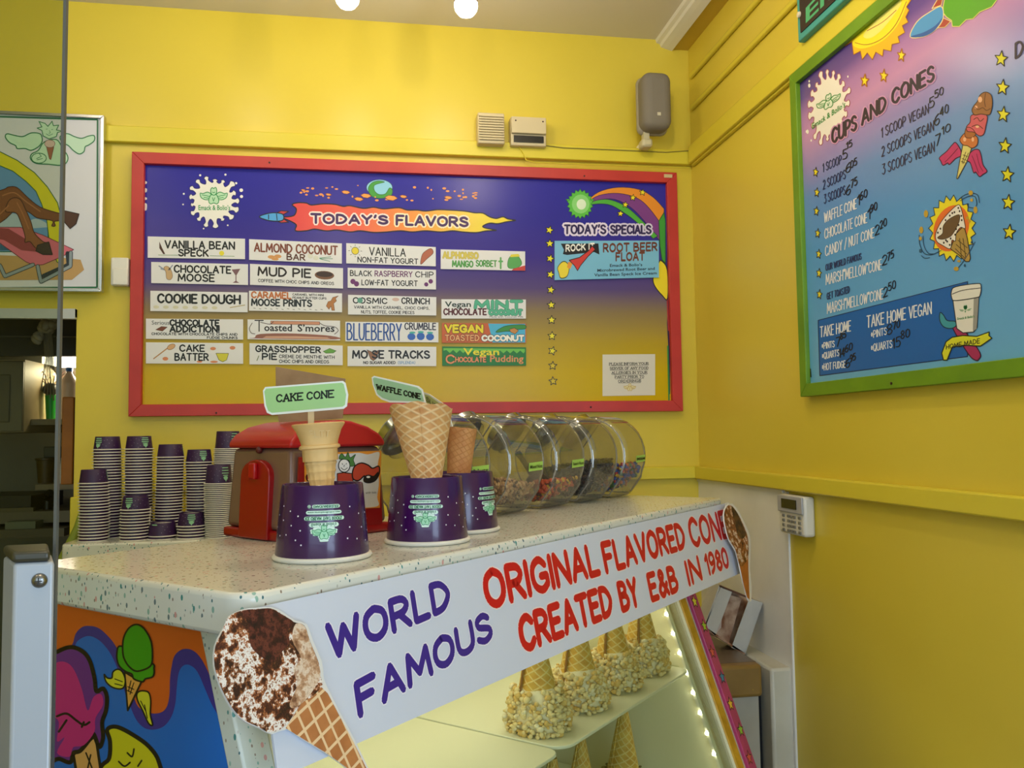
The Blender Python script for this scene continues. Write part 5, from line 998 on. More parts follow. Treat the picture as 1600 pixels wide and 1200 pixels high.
# label planes face the camera side
FH = Vector((CF.x, CF.y, 0)).normalized(); RH = Vector((CR.x, CR.y, 0)).normalized()
def px_board(name, px, ox, oy, k, p0, nrm, th, m, label=None, cat=None, parent=None, sm=False):
    f = lambda x, y: onP(ox+x/k, oy+y/k, nrm, p0)
    pts = smooth_pts(px, True, 2) if sm else px
    return mk(name, G().prism([f(*q) for q in pts], nrm*th), m, parent, label=label, cat=cat)
LG = mat('label green', '#a4cf8a', .4); LW = mat('label white', '#e8ece4', .4)
p0 = t1p+Vector((0, .006, .2)); nr = (FH+RH*.12).normalized()
cl = empty('cone_label', t1p+Vector((0, .006, .15)), 'green label reading CAKE CONE on a wooden stick above the cake cone', 'label')
mk('stick', BX(onP(486, 652, nr, p0+nr*.003)+Vector((0, 0, -.018)), (.0085, .0016, .085), (RH, FH, ZV)), mat('craft stick', '#d8bc8c', .6), cl, bevel=.0005)
px_board('label_back', [(250, 178), (262, 158), (690, 124), (705, 135), (720, 200), (713, 264), (695, 278), (300, 312), (272, 300), (258, 262)], 340, 560, 3.53, p0, nr, .0012, LW, parent=cl)
ccl = Canvas(cl, lambda x, y: onP(340+x/3.53, 560+y/3.53, nr, p0), -nr)
ccl.poly('label_face', [(258, 182), (268, 167), (685, 134), (696, 142), (709, 200), (703, 256), (690, 266), (300, 300), (280, 290), (268, 258)], LG, 1)
ccl.text('CAKE CONE', 327, 240, 636, 214, 38, 38, '#121812', 8.6, 2, serif=True)
# brown card standing on the red lid behind the label
# waffle cone
p = t2p+Vector((0, 0, .088))
wl = onP(668, 748, FH, p); tp = onP(659, 640, FH, p+FH*.005); ax = (tp-wl)
Rm = ax.to_track_quat('Z', 'Y').to_matrix().to_4x4(); M = Matrix.Translation(wl) @ Rm @ Matrix.Rotation(-.62, 4, 'Z')
wc = empty('waffle_cone', wl, 'large rolled waffle cone standing in the middle purple tub', 'cone', mw=M)
mk('cone_body', spiral_cone(G(), .0205, .0455, .107, turns=1.2, seg=48, rows=14, wav=.07, th=.0028, step=.004), WAF, wc, local=True, smooth=60)
# its label and the label of the next cone
nr2 = (FH*.55-RH*.0+RH*.28).normalized(); p02 = onP(655, 640, FH, p+FH*.052)
w_l = empty('cone_label', p02, 'green label reading WAFFLE CONE tilted behind the waffle cone', 'label')
px_board('label_back', [(80, 76), (95, 67), (362, 128), (388, 150), (408, 232), (190, 228), (140, 210), (108, 182), (86, 120)], 560, 570, 3.87, p02, nr2, .0012, LW, parent=w_l)
cw2 = Canvas(w_l, lambda x, y: onP(560+x/3.87, 570+y/3.87, nr2, p02), -nr2)
cw2.poly('label_face', [(88, 82), (98, 76), (356, 137), (380, 155), (398, 222), (190, 216), (146, 200), (116, 176), (94, 120)], mat('label green pale', '#9cc49c', .4), 1)
cw2.text('WAFFLE CONE', 112, 148, 372, 206, 28, 30, '#121812', 8.2, 2, serif=True)
mk('stick', BX(onP(640, 640, FH, p+FH*.050)+Vector((0, 0, -.035)), (.0085, .0016, .085), (RH, FH, ZV)), MATS['craft stick'], w_l)
# small brown sugar cone
p3 = t3p+Vector((0, 0, .0885)); b3 = onP(717, 741, FH, p3); ax = onP(723, 669, FH, p3)-b3
M = Matrix.Translation(b3) @ ax.to_track_quat('Z', 'Y').to_matrix().to_4x4() @ Matrix.Rotation(2.4, 4, 'Z')
SUG = waffle_mat('sugar cone', '#cd955c', '#b5763e', 14, 90, .12, c3='#b97c48')
sc3 = empty('sugar_cone', b3, 'small toasted brown rolled cone standing in the rear purple tub', 'cone', mw=M)
mk('cone_body', spiral_cone(G(), .0185, .0235, ax.length, turns=1.15, seg=36, rows=10, wav=.015, th=.002, step=.002), SUG, sc3, local=True, smooth=60)
nr3 = (FH*.5+RH*.86).normalized(); p03 = onP(690, 650, FH, p3+FH*.03)
s_l = empty('cone_label', p03, 'yellow green label seen almost edge on behind the waffle cone', 'label')
px_board('label_back', [(392, 165), (430, 178), (520, 240), (550, 300), (566, 372), (556, 420), (480, 300), (405, 232)], 560, 570, 3.87, p03, nr3, .0012, LW, parent=s_l)
Canvas(s_l, lambda x, y: onP(560+x/3.87, 570+y/3.87, nr3, p03), -nr3).poly('label_face', [(398, 178), (430, 188), (512, 248), (540, 304), (556, 368), (545, 400), (480, 296), (408, 226)], mat('label olive', '#b3bf7c', .4), 1)
Canvas(s_l, lambda x, y: onP(560+x/3.87, 570+y/3.87, nr3, p03), -nr3).text('SUGAR', 412, 218, 520, 300, 26, 20, '#2c3820', 4, 2, serif=True)

# ================================================================== RED DISPENSER
Fc = P3(.3102, -.2659, 0); al = math.radians(6.5); dA = U*math.cos(al)+N*math.sin(al); dB = U*math.sin(al)-N*math.cos(al)
Wd, Bd = .192, .172; EZ = 1.434
RDP = mat('red plastic', '#98080e', .3, spec=.5); SMK = mat('smoky clear plastic', '#7a5a4c', .2, spec=.6)
dsp = empty('cone_dispenser', Fc+dA*Wd/2+dB*Bd/2+ZV*TOP, 'red domed dispenser with smoky sides behind the nearest purple tub', 'dispenser')
def dbox(a0, a1, b0, b1, z0, z1): return BX(Fc+dA*(a0+a1)/2+dB*(b0+b1)/2+ZV*(z0+z1)/2, (a1-a0, b1-b0, z1-z0), (dA, dB, ZV))
mk('base', dbox(-.006, Wd+.006, -.006, Bd+.006, TOP, TOP+.016), RDP, dsp, bevel=.005, bseg=3)
g = G(); q0 = [Fc+dA*a_+dB*b_+ZV*(TOP+.016) for a_, b_ in ((-.002, -.002), (Wd+.002, -.002), (Wd+.002, Bd+.002), (-.002, Bd+.002))]; q1 = [Fc+dA*a_+dB*b_+ZV*EZ for a_, b_ in ((.006, .006), (Wd-.006, .006), (Wd-.006, Bd-.006), (.006, Bd-.006))]
mk('side_shell', G().hexa(q0[::-1], q1[::-1]), SMK, dsp, bevel=.008, bseg=3)
archp = [(0, 0), (.001, .010), (.012, .022), (.035, .034), (.07, .042), (.096, .044), (.12, .042), (.155, .033), (.180, .021), (Wd-.001, .010), (Wd, 0)]
mk('lid', G().prism([Fc+dA*a_-dB*.001+ZV*(EZ+h_) for a_, h_ in archp], dB*(Bd+.002)), mat('red lid plastic', '#b31c20', .28, spec=.5), dsp, bevel=.011, bseg=4)
# end face: red arched door with a latch
def fA(b_, z_, o_): return Fc+dA*(-.0005-o_)+dB*b_+ZV*z_ + dA*(.006*(z_-TOP)/.144)
door = [(.045, TOP+.002), (.045, TOP+.10)]+[(.085+.040*math.cos(math.pi-math.pi*i/8), TOP+.10+.026*math.sin(math.pi*i/8)) for i in range(1, 8)]+[(.125, TOP+.10), (.125, TOP+.002)]
mk('door_panel', G().prism([fA(b_, z_, .010) for b_, z_ in door], dA*.012), RDP, dsp, bevel=.002)
mk('latch', BX(fA(.085, TOP+.108, .013), (.008, .018, .026), (dA, dB, ZV)), mat('latch red', '#b40c12', .3), dsp, bevel=.003)
mk('lock', G().ico(fA(.085, EZ-.003, .003), .006, sub=2), mat('lock brown', '#5a1a18', .4), dsp)
# front face: printed card in a red surround
def nB(o_): return Fc-dB*(.0005+o_)
mk('front_surround', G().prism([nB(.002)+dA*a_+ZV*z_ for a_, z_ in ((.008, TOP+.014), (Wd-.012, TOP+.014), (Wd-.018, EZ-.014), (.014, EZ-.014))], -dB*.003), mat('red surround', '#8f1216', .3), dsp)
pc = nB(.0055); cd = Canvas(dsp, lambda x, y: onP(360+x/6, 660+y/6, dB, pc), -dB, step=.0001)
cd.poly('card', [(690, 290), (1415, 265), (1400, 800), (700, 835)], '#d98a2c', 1); cd.poly('card_paper', [(712, 305), (790, 330), (900, 300), (1060, 296), (1200, 285), (1290, 300), (1395, 280), (1380, 400), (1392, 560), (1375, 700), (1385, 780), (1250, 800), (1000, 815), (720, 820), (730, 640), (712, 450)], '#cdc8c0', 2, sm=True)
cd.poly('printed_collar', [(1000, 480), (1060, 470), (1140, 480), (1150, 560), (1000, 560)], '#b03a28', 3, edge=('#18120e', 8)); cd.ell('printed_face', (1065, 405), 54, 62, '#e2ddd2', 5, 20, edge=('#18181a', 9))
cd.poly('printed_hair', [(1015, 340), (1040, 290), (1075, 325), (1100, 280), (1120, 330), (1170, 300), (1150, 350), (1165, 400), (1120, 410), (1110, 360), (1060, 345)], '#4a7a3c', 6, sm=True, edge=('#18181a', 5)); cd.line('printed_smile', [[(1035, 425), (1065, 445), (1095, 425)], [(1045, 385), (1050, 395)], [(1085, 383), (1082, 393)], [(1066, 400), (1062, 415)]], '#18181a', 6, 6, sm=True)
cd.poly('printed_lips', [(1142, 470), (1165, 410), (1225, 380), (1290, 400), (1330, 430), (1388, 410), (1395, 470), (1360, 540), (1300, 565), (1250, 550), (1255, 500), (1200, 545), (1150, 530)], '#b8402a', 4, sm=True, edge=('#141012', 12)); cd.poly('printed_shadow', [(1262, 500), (1300, 490), (1340, 500), (1385, 460), (1370, 530), (1300, 560), (1255, 545)], '#1c1614', 5, sm=True); cd.ell('printed_eye', (1290, 512), 18, 10, '#e2ddd2', 6, 10)
cd.poly('printed_lips', [(712, 500), (760, 470), (800, 480), (820, 540), (780, 570), (720, 545)], '#8a2c24', 4, sm=True, edge=('#141012', 10))
cd.text('with lots', 1265, 670, 1365, 664, 22, 22, '#3c3c3c', layer=4, font='F')
px_board('kraft_card', [(320, 45), (705, 112), (690, 332), (338, 352), (322, 250)], 340, 560, 3.53, Fc+dA*.09+dB*.075+ZV*1.48, FH, .0015, mat('kraft card', '#a0805c', .8, vary=('#8f704e', 30)), label='brown kraft card standing behind the CAKE CONE label', cat='card')

# ================================================================== GLASS CANDY JARS
JG = thin_glass('jar glass', '#f0f0ec', '#6a6a62', 1.6, 1.8, .045)  # slight grey diffuse haze stands in for reflections of grey surroundings
JE = thin_glass('jar edge glass', '#c8cac2', '#70706a', 2.4, 1.2, .25)
CHR = mat('chrome lid', '#b4b6b8', .18, 1)
ca_, cz_, cr_ = 0.0, .103, .098
def jar_profile():
    pts = [(-.052, 0), (.050, 0), (.085, .045)]
    for i in range(0, 12): a = math.radians(-26+i*(112+26)/11); pts.append((ca_+cr_*math.cos(a), cz_+cr_*math.sin(a)))
    for i in range(0, 7): a = math.radians(170+i*(232-170)/6); pts.append((ca_+cr_*math.cos(a), cz_+cr_*math.sin(a)))
    return pts
JP = jar_profile()
def inside(a, z, k=.93):
    a /= k; z = (z-.1)/k+.1
    if z < .002: return False
    if (a-ca_)**2+(z-cz_)**2 > cr_**2: return False
    if a > .05 and z < (a-.05)/.035*.045: return False
    if a < -.052 and z < (-.052-a)*1.2: return False
    return True
def candy_jar(u1, th, label, lab_text, fill, pal, size, candy_label, seed, level=.055, slope=.15, lid_rot=0):
    n0 = -.268; rnd = random.Random(seed); u0 = u1-th
    base = P3((u0+u1)/2, n0, TOP)
    t = empty('candy_jar', base, label, 'jar', 'glass candy jars along the counter')
    g = G().prism([P3(u0, n0+a, TOP+.001+z) for a, z in JP], U*th)
    mk('jar_body', g, JG, t, bevel=.013, bseg=4)
    for uu in (u0+.003, u1-.003):      # thick glass where the flat faces turn into the barrel
        ring = [P3(uu, n0+a*.93, TOP+.008+z*.93) for a, z in JP]; mk('edge_bead', G().tube(ring+[ring[0]], .0017, 6), JE, t, smooth=80)
    # slanted neck and chrome lid towards the back, up
    d = (-N*.76+ZV*.65).normalized(); c = P3((u0+u1)/2, n0+ca_, TOP+cz_)+d*.080; e2 = U.cross(d)
    mk('neck', G().lathe([(.046, -.006), (.043, .004), (.044, .012)], c, 32, (U, e2, d), cap=(False, False)), JG, t, smooth=60)
    mk('lid', G().lathe([(.049, .008), (.051, .010), (.051, .026), (.047, .030), (.030, .033), (.010, .033)], c, 36, (U, e2, d), cap=(False, True)), CHR, t, smooth=35)
    mk('lid_knob', G().lathe([(.010, .033), (.008, .038), (.013, .046), (.010, .052)], c, 20, (U, e2, d)), CHR, t, smooth=40)
    if lab_text:
        lm = mat('jar label green', '#a6cf5c', .5)
        f = lambda a, z: P3(a, n0+ca_+math.sqrt(max(cr_**2-(z-cz_)**2, 0))+.0012, TOP+z)
        lw_ = .052; ua = u1-.016-lw_; la = [f(ua, .086), f(ua+lw_, .088), f(ua+lw_, .105), f(ua, .103)]
        q = mk('label', G().add(la, [(0, 1, 2, 3)]), lm, t)
        Canvas(q, lambda x, y: f(ua+x/1000, .086+y/1000)+N*.0006, N).text(lab_text, 3, 5.5, 49, 6.5, 7, 7, '#1c2412', layer=1, font='B', up=(0, 1))
    if fill:
        g = G()
        cnt = 0; tries = 0
        while cnt < fill and tries < 20000:
            tries += 1
            a = rnd.uniform(-.09, .09); z = rnd.uniform(.003, .11); uu = rnd.uniform(.008, th-.008)
            lv = level+slope*a
            if z > lv or not inside(a, z, .90): continue
            edge = min(uu-.008, th-.008-uu) < .008 or z > lv-.014 or not inside(a, z, .78)
            if not edge: continue
            g.cur = rnd.choices(range(len(pal)), weights=[x[1] for x in pal])[0]
            q = size*rnd.uniform(.85, 1.2)
            g.ico(P3(u0+uu, n0+a, TOP+.002+z), (q, q*.9, q*.6), Matrix.Rotation(rnd.uniform(0, 3), 3, 'X') @ Matrix.Rotation(rnd.uniform(0, 3), 3, 'Y'), 1)
            cnt += 1
        mk('candy_filling', g, [mat('candy '+x[0], x[0], .4) for x in pal], smooth=80, label=candy_label, cat='candy', kind='stuff')
    return t
candy_jar(.715, .125, 'glass jar furthest left, mostly hidden behind the waffle cone', 'Nuts', 600, [('#d9b84a', 3), ('#e2dcc4', 2), ('#b08a4a', 1)], .007, 'yellow and cream candy in the leftmost jar', 1, level=.05)
candy_jar(.905, .130, 'glass jar with the Mixed Nuts label', 'Mixed Nuts', 1500, [('#b98a56', 4), ('#8a5f38', 2), ('#d2ac78', 3), ('#5a3a22', 1)], .0048, 'chopped mixed nuts in the second jar', 2, level=.066, slope=-.1)
candy_jar(1.078, .125, 'glass jar of orange and yellow candy, third in the row', 'Reese\u2019s Pieces', 800, [('#d2521c', 5), ('#e2b62c', 1.3), ('#5a2a16', 2)], .0062, 'orange yellow and brown candy in the third jar', 3, level=.05)
candy_jar(1.240, .125, 'glass jar of black crumbs, fourth in the row', None, 2200, [('#17120f', 6), ('#2c211a', 2)], .005, 'black cookie crumbs in the fourth jar', 4, level=.085)
candy_jar(1.398, .120, 'glass jar of multicoloured candy at the far end of the row', 'M&M', 800, [('#2c50a8', 3), ('#b8302c', 2.4), ('#d9b42c', 1), ('#3c7a34', 1), ('#c8682c', 1.4), ('#3a2016', 2)], .0062, 'multicoloured candy in the last jar', 5, level=.07)
# scoops in the jars
def scoop(u, m, label):
    p = P3(u, -.268, TOP+.055); d = (-N*.55+ZV*.62+U*.1).normalized(); e1 = U; e2 = e1.cross(d).normalized(); e1 = d.cross(e2)*-1
    t = empty('candy_scoop', p, label, 'scoop')
    mk('handle', G().tube([p+d*.02, p+d*.06, p+d*.085], [.007, .006, .008], 10), m, t, smooth=60)
    mk('bowl', G().lathe([(.006, .02), (.022, .012), (.026, -.006), (.024, -.026), (.023, -.026), (.025, -.006), (.020, .010), (.005, .017)], p, 18, (e1, e2, d), cap=(False, False)), m, t, smooth=60)
scoop(.655, mat('white plastic', '#d8d8d2', .35), 'white plastic scoop inside the leftmost jar')
scoop(1.022, mat('black plastic', '#15130f', .35), 'black plastic scoop inside the jar of orange candy')

# ================================================================== BACK LEDGE WITH SMALL CUPS
LZ = 1.18
le = [(-.815, D), (-.815, 2.385), (-.808, 2.362), (-.785, 2.352), (.5, 2.352), (.5, D)]
mk('back_counter_top', G().prism([Vector((x, y-.0 if y < D else D-.045, LZ-.043)) for x, y in le], (0, 0, .043)), SPK, bevel=.005, label='speckled back counter holding the stacks of small cups', cat='countertop')
cabn = mk('back_cabinet', BX((-.145, 2.54, (LZ-.043)/2), (1.25, .33, LZ-.044)), mat('back cabinet', '#b5b3a4', .5), label='pale cabinet under the back counter', cat='cabinet')
mk('door', BX((-.55, 2.372, .6), (.40, .014, .9)), MATS['back cabinet'], cabn, bevel=.003)
mk('door', BX((-.13, 2.372, .6), (.40, .014, .9)), MATS['back cabinet'], cabn, bevel=.003)
mk('door', BX((.29, 2.372, .6), (.40, .014, .9)), MATS['back cabinet'], cabn, bevel=.003)
PUC = mat('small cup purple', '#2e0c42', .45); RIC = mat('small cup rim', '#eae4d8', .55); CG = '#8ec49a'
def cup_geo(h):
    g = G(); g.cur = 0
    g.lathe([(.0355, .003), (.0312, h-.001), (.0305, h), (.0298, h-.002)], (0, 0, 0), 28, cap=(False, False))
    g.cur = 1; g.lathe([(.0352, .0), (.0388, .0004), (.0396, .0016), (.0388, .0028), (.0352, .0030)], (0, 0, 0), 28, cap=(False, False))
    g.lathe([(.0300, h-.0035), (.0001, h-.0035)], (0, 0, 0), 28, cap=(False, False))
    return g
protos = {}
ordn = lambda n: '%d%s' % (n, 'th' if 10 <= n % 100 <= 20 else {1: 'st', 2: 'nd', 3: 'rd'}.get(n % 10, 'th'))
def stack(px, count, pitch, h, where, pa, seed, scale=1.0):
    rnd = random.Random(seed); b = onZ(px[0], px[1], LZ)
    if h not in protos:
        o = mk('paper_cup', cup_geo(h), [PUC, RIC], local=True, smooth=50); protos[h] = o; first = True
    else: first = False
    pc_ = protos[h]; fa = math.atan2(-b.y, -b.x)
    for i in range(count):
        o = pc_ if first and i == 0 else pc_.copy()
        if not (first and i == 0): COL.objects.link(o)
        k = i/max(count, 1)
        loc = Vector((b.x+rnd.uniform(-.0006, .0006)+.003*math.sin(seed+2.2*k), b.y+.002*math.sin(k*3), LZ+i*pitch))
        M = Matrix.Translation(loc) @ Matrix.Rotation(rnd.uniform(0, 6.28), 4, 'Z') @ Matrix.Scale(scale, 4)
        o.matrix_world = M; WM[o.name] = M.copy()
        n_ = count-i
        lab = 'small purple cup, '+('on top' if n_ == 1 else ordn(n_)+' from top')+' of the '+where
        tag(o, lab, 'cup', 'stacked small purple cups on the back counter')
        if n_ == 1:
            M = Matrix.Translation(loc) @ Matrix.Scale(scale, 4); o.matrix_world = M; WM[o.name] = M.copy()
            class SC(Canvas):
                def w(s, q, layer):
                    x, y = q; r = (.0355-(.0355-.0312)*(y/1000-.003)/(h-.004)+.0004+.0002*layer)*scale; a_ = fa+pa-x/34
                    return loc+Vector((r*math.cos(a_), r*math.sin(a_), y/1000*scale))
            c = SC(o, None, (0, 0, 0)); t_ = h*1000
            for j, (w_, y_) in enumerate(((8.5, .86), (9.5, .72), (9.5, .58), (6.5, .46))): c.line('printed_line', [[(-w_, t_*y_), (-w_/2, t_*y_), (0, t_*y_), (w_/2, t_*y_), (w_, t_*y_)]], CG, 2.6, 1)
            c.poly('printed_emblem', [(-7, t_*.36), (-3, t_*.42), (3, t_*.42), (7, t_*.36), (5, t_*.26), (2, t_*.22), (0, t_*.12), (-2, t_*.22), (-5, t_*.26)], CG, 1)
            c.blobs('printed_dots', [(x, y*t_, .6) for x, y in ((-17, .7), (-14, .4), (-22, .3), (-25, .75), (-30, .5), (17, .7), (14, .3), (21, .45), (25, .8), (30, .5), (-12, .15), (12, .9), (19, .15), (36, .3), (-37, .7), (40, .7), (-43, .35))], pr('#c9b8d6'), 1, 6)
P1, H1, P2, H2 = .0081, .0375, .0052, .052
stack((167, 840), 31, P1, H1, 'leftmost stack in the back row', -.75, 2)
stack((217, 838.5), 31, P1, H1, 'second stack in the back row', .5, 3)
stack((264, 837), 28, P1, H1, 'third stack in the back row', 1.5, 5)
stack((311, 834.5), 26, P1, H1, 'fourth stack in the back row', .35, 8)
stack((356, 832.5), 47, P2, H2, 'tight stack hidden behind the red dispenser', .6, 10)
stack((144.5, 845), 20, P1, H1, 'leftmost stack in the front row', 1.5, 1)
stack((212, 843.5), 11, P1, H1, 'second stack in the front row', -.55, 4)
stack((253, 842), 2, P1, H1, 'lowest stack of two cups in front', -.75, 6)
stack((298, 840.5), 5, P1, H1, 'low stack of five cups in front', 0, 7)
stack((343, 839), 29, P2, H2, 'tight stack beside the red dispenser', .55, 9)

# ================================================================== RIGHT OF THE CASE
g = G(); g.box((1.073, 2.44, .407), (.062, .615, .814))
t = mk('boxed_ledge', g, mat('ledge white', '#cfccbc', .4, vary=('#c2beac', 7)), bevel=.008, label='white boxed ledge against the side wall under the laminate panel', cat='ledge')
u_ = empty('under_counter_unit', (.81, 2.43, 0), 'low white unit with a brown topped rounded tan front edge right of the case', 'cabinet')
mk('cabinet_body', BX((.80, 2.445, .373), (.42, .60, .745)), mat('unit white', '#b7b4a8', .5, vary=('#a29e90', 5)), u_)
mk('top', BX((.812, 2.45, .818), (.405, .585, .022)), mat('unit top brown', '#6a5c4c', .35), u_, bevel=.004)
mk('front_edge', BX((.812, 2.145, .787), (.405, .04, .085)), mat('tan edge', '#93743c', .45, vary=('#846630', 12)), u_, bevel=.01, bseg=3)
mk('seam', BX((.935, 2.1442, .37), (.002, .002, .74)), mat('seam dark', '#5a564a', .6), u_)
for x in (.90, .985): mk('screw', G().ico((x, 2.125, .765), .0025), mat('brass', '#b59a58', .3, .8), u_)
tag(mk('gap_shade', BX((1.029, 2.2, .4), (.018, .02, .8)), mat('gap shade black', '#050505', .8)), 'black strip standing for the shade between the unit and the white ledge', 'painted shade')  # black strip put in for the deep shade of the gap
# torn white carton leaning on the wall
cY = 2.28
f = lambda x, y, d=0: onY(x, y, cY)+Vector((0, d, 0))
ctn = empty('carton', f(1165, 1021), 'torn white carton with a brown sticky inside leaning by the side wall', 'carton')
CW_ = mat('carton white', '#c4c2b8', .6, vary=('#b2afa4', 9)); CB = mat('carton inside', '#8a5430', .45, vary=('#d8b898', 26)); CB2 = mat('carton brown', '#5c3a24', .7)
def cpan(name, pts, d0, th, m): return mk(name, G().prism([f(x, y, d0) for x, y in pts][::-1], (0, th, 0)), m, ctn, bevel=.0008)
cpan('flap', [(1127, 916), (1144, 925), (1118, 994), (1100, 978)], 0, .003, CW_)
cpan('flap', [(1171, 935), (1192, 942), (1165, 1021), (1143, 1012)], 0, .003, CW_)
cpan('back_wall', [(1124, 914), (1191, 941), (1166, 1019), (1101, 990)], .062, .003, CB)
def wallp(name, a, b, m): mk(name, G().hexa([f(*a), f(*b), f(*b, .064), f(*a, .064)], [f(a[0]+2, a[1]+1), f(b[0]+2, b[1]+1), f(b[0]+2, b[1]+1, .064), f(a[0]+2, a[1]+1, .064)]), m, ctn)
wallp('side_wall', (1124, 914), (1100, 980), CW_); wallp('side_wall', (1190, 941), (1163, 1020), CW_)
mk('top_edge', G().hexa([f(1124, 914), f(1171, 933), f(1171, 933, .064), f(1124, 914, .064)], [f(1124, 917), f(1171, 936), f(1171, 936, .064), f(1124, 917, .064)]), CB2, ctn)
mk('bottom_edge', G().hexa([f(1100, 978), f(1165, 1021), f(1165, 1021, .064), f(1100, 978, .064)], [f(1101, 983), f(1163, 1023), f(1163, 1023, .064), f(1101, 983, .064)]), CB, ctn)
cpan('torn_liner', [(1140, 930), (1166, 938), (1146, 1010), (1120, 996), (1124, 975), (1133, 968)], .03, .002, CB)
cpan('torn_strip', [(1127, 974), (1134, 965), (1133, 984), (1124, 995), (1119, 993)], .026, .002, mat('torn paper', '#d2b8a4', .6))

# ================================================================== KITCHEN BEHIND THE OPENING
KY = 4.55
struct('wall_kitchen', (lambda g: (g.box((-1.6, KY+.05, 1.45), (2.9, .1, 2.9)), g.box((-.3, 3.73, 1.45), (.1, 1.7, 2.9)), g)[-1])(G()), mat('kitchen wall', '#8d8a76', .6, vary=('#7c7866', 3)), 'drab wall of the kitchen seen through the opening')
def kb(x0, x1, y0, y1, Y, dep): # box from pixel rectangle on plane Y going back by dep
    a = onY(x0, y0, Y); b = onY(x1, y1, Y); return BX(((a.x+b.x)/2, Y+dep/2, (a.z+b.z)/2), (abs(b.x-a.x), dep, abs(a.z-b.z)))
tag(mk('ceiling_hood', kb(-120, 135, 488, 556, 3.45, .04), mat('hood dark', '#3c3a34', .5)), 'dark grey hood band across the top of the kitchen opening', 'hood')
tag(mk('hood_lip', kb(-120, 135, 524, 527, 3.43, .02), mat('hood lip', '#6a675c', .5)), 'thin pale lip along the dark hood', 'trim strip')
kc = empty('wall_cabinet', onY(10, 675, 3.75), 'cream kitchen wall cabinet with a panelled door behind the glass', 'cabinet')
CC_ = mat('cabinet cream', '#c9b48c', .5); CD = mat('cabinet door', '#8f8468', .5)
mk('body', kb(-160, 37, 562, 675, 3.78, .6), CC_, kc); mk('door', kb(-60, 34, 564, 674, 3.76, .02), CD, kc, bevel=.004); mk('door_panel', kb(-40, 14, 585, 660, 3.752, .01), mat('cabinet panel', '#7f755a', .5), kc, bevel=.005)
sh = mk('wall_shelf', kb(40, 150, 655, 663, 3.85, .6), mat('shelf tan', '#9c8a6a', .5), label='tan kitchen shelf holding the green cup and the bottle', cat='shelf')
lt = empty('fluorescent_light', onY(100, 572, 4.4), 'glowing fluorescent light seen through the kitchen opening', 'light')
mk('tube', kb(66, 160, 556, 573, 4.40, .05), mat('fluorescent glow', '#ffffff', .4, emit=('#fff1dc', 7)), lt); mk('fixture', kb(64, 162, 550, 557, 4.39, .1), WHT, lt)
pL = onY(100, 585, 4.2); light('kitchen_light', 'AREA', (pL.x-.1, 4.15, pL.z), 8, (1, .84, .62), (pL.x-.2, 3.9, 1.2), shape='RECTANGLE', size=.7, size_y=.08)
zs = onY(60, 655, 3.85).z
p = onY(79, 655, 3.98); gc = empty('green_tumbler', (p.x, 3.98, zs), 'bright green tumbler with a dark round top on the kitchen shelf', 'tumbler')
s_ = 3.98/F
mk('cup', G().lathe([(.018, 0), (.024, .11), (.023, .11), (.017, .003)], (p.x, 3.98, zs), 24, cap=(True, False)), mat('green plastic', '#17a03c', .35), gc, smooth=50)
mk('ball_top', G().ico((p.x-.003, 3.98, zs+.135), .031, sub=2), mat('dark ball', '#24202a', .5), gc, smooth=80)
for i in range(7):
    a = -1.1+i*.36; mk('straw', G().tube([(p.x+.01*math.sin(a), 3.98, zs+.14), (p.x+.05*math.sin(a), 3.97, zs+.19), (p.x+.10*math.sin(a), 3.965, zs+.195+.03*math.cos(a))], .0022, 6), mat('straw pink', '#c9a79c', .5), gc)
p = onY(107, 640, 3.95); bt = empty('water_jug', (p.x, 3.95, zs), 'clear ribbed plastic jug with a blue cap on the kitchen shelf', 'bottle')
bp = [(.034, 0)]
for i in range(7): bp += [(.036, .01+i*.020), (.0335, .018+i*.020)]
bp += [(.036, .155), (.034, .170), (.013, .205), (.012, .212)]
mk('body', G().lathe(bp, (p.x, 3.95, zs), 24), mat('jug plastic', '#bdb09a', .25, alpha=.75), bt, smooth=50); mk('cap', G().lathe([(.015, .212), (.015, .228), (.012, .230)], (p.x, 3.95, zs), 18), mat('cap blue', '#2a6fc4', .4), bt)
tag(mk('hanging_board', kb(97, 113, 620, 757, 3.3, .03), mat('ochre board', '#b8701c', .5, vary=('#a0601a', 9)), bevel=.004), 'narrow ochre board hanging at the right of the kitchen opening', 'board')
tag(mk('hanging_board', kb(113.5, 119, 622, 755, 3.31, .05), mat('dark board', '#3a2414', .6)), 'dark brown edge of a second board behind the ochre one', 'board')
# tied plastic bag hanging
rnd = random.Random(3); g = G(); cbg = onY(72, 508, 3.2)
for i in range(26):
    x, y = rnd.choice([(60, 526), (64, 518), (70, 505), (76, 495), (80, 488), (74, 512), (82, 505), (66, 528), (58, 530)]); q = onY(x+rnd.uniform(-3, 3), y+rnd.uniform(-4, 4), 3.2+rnd.uniform(-.03, .03))
    g.ico(q, (rnd.uniform(.012, .022), .012, rnd.uniform(.01, .02)), Matrix.Rotation(rnd.uniform(0, 3), 3, 'Y'), 2)
bg = mk('plastic_bag', g, mat('bag plastic', '#a89c86', .35, bump=(60, .6)), smooth=80, label='crumpled plastic bag tied at the top of the kitchen opening', cat='bag')
for i in range(5): mk('bag_strand', G().tube([onY(70+i*2.2, 520, 3.22), onY(72+i*2.6, 560, 3.25), onY(64+i*5.0, 610+i*4, 3.3)], [.006, .005, .003], 6), mat('bag strand', '#9a8e7a', .3, alpha=.55), bg)
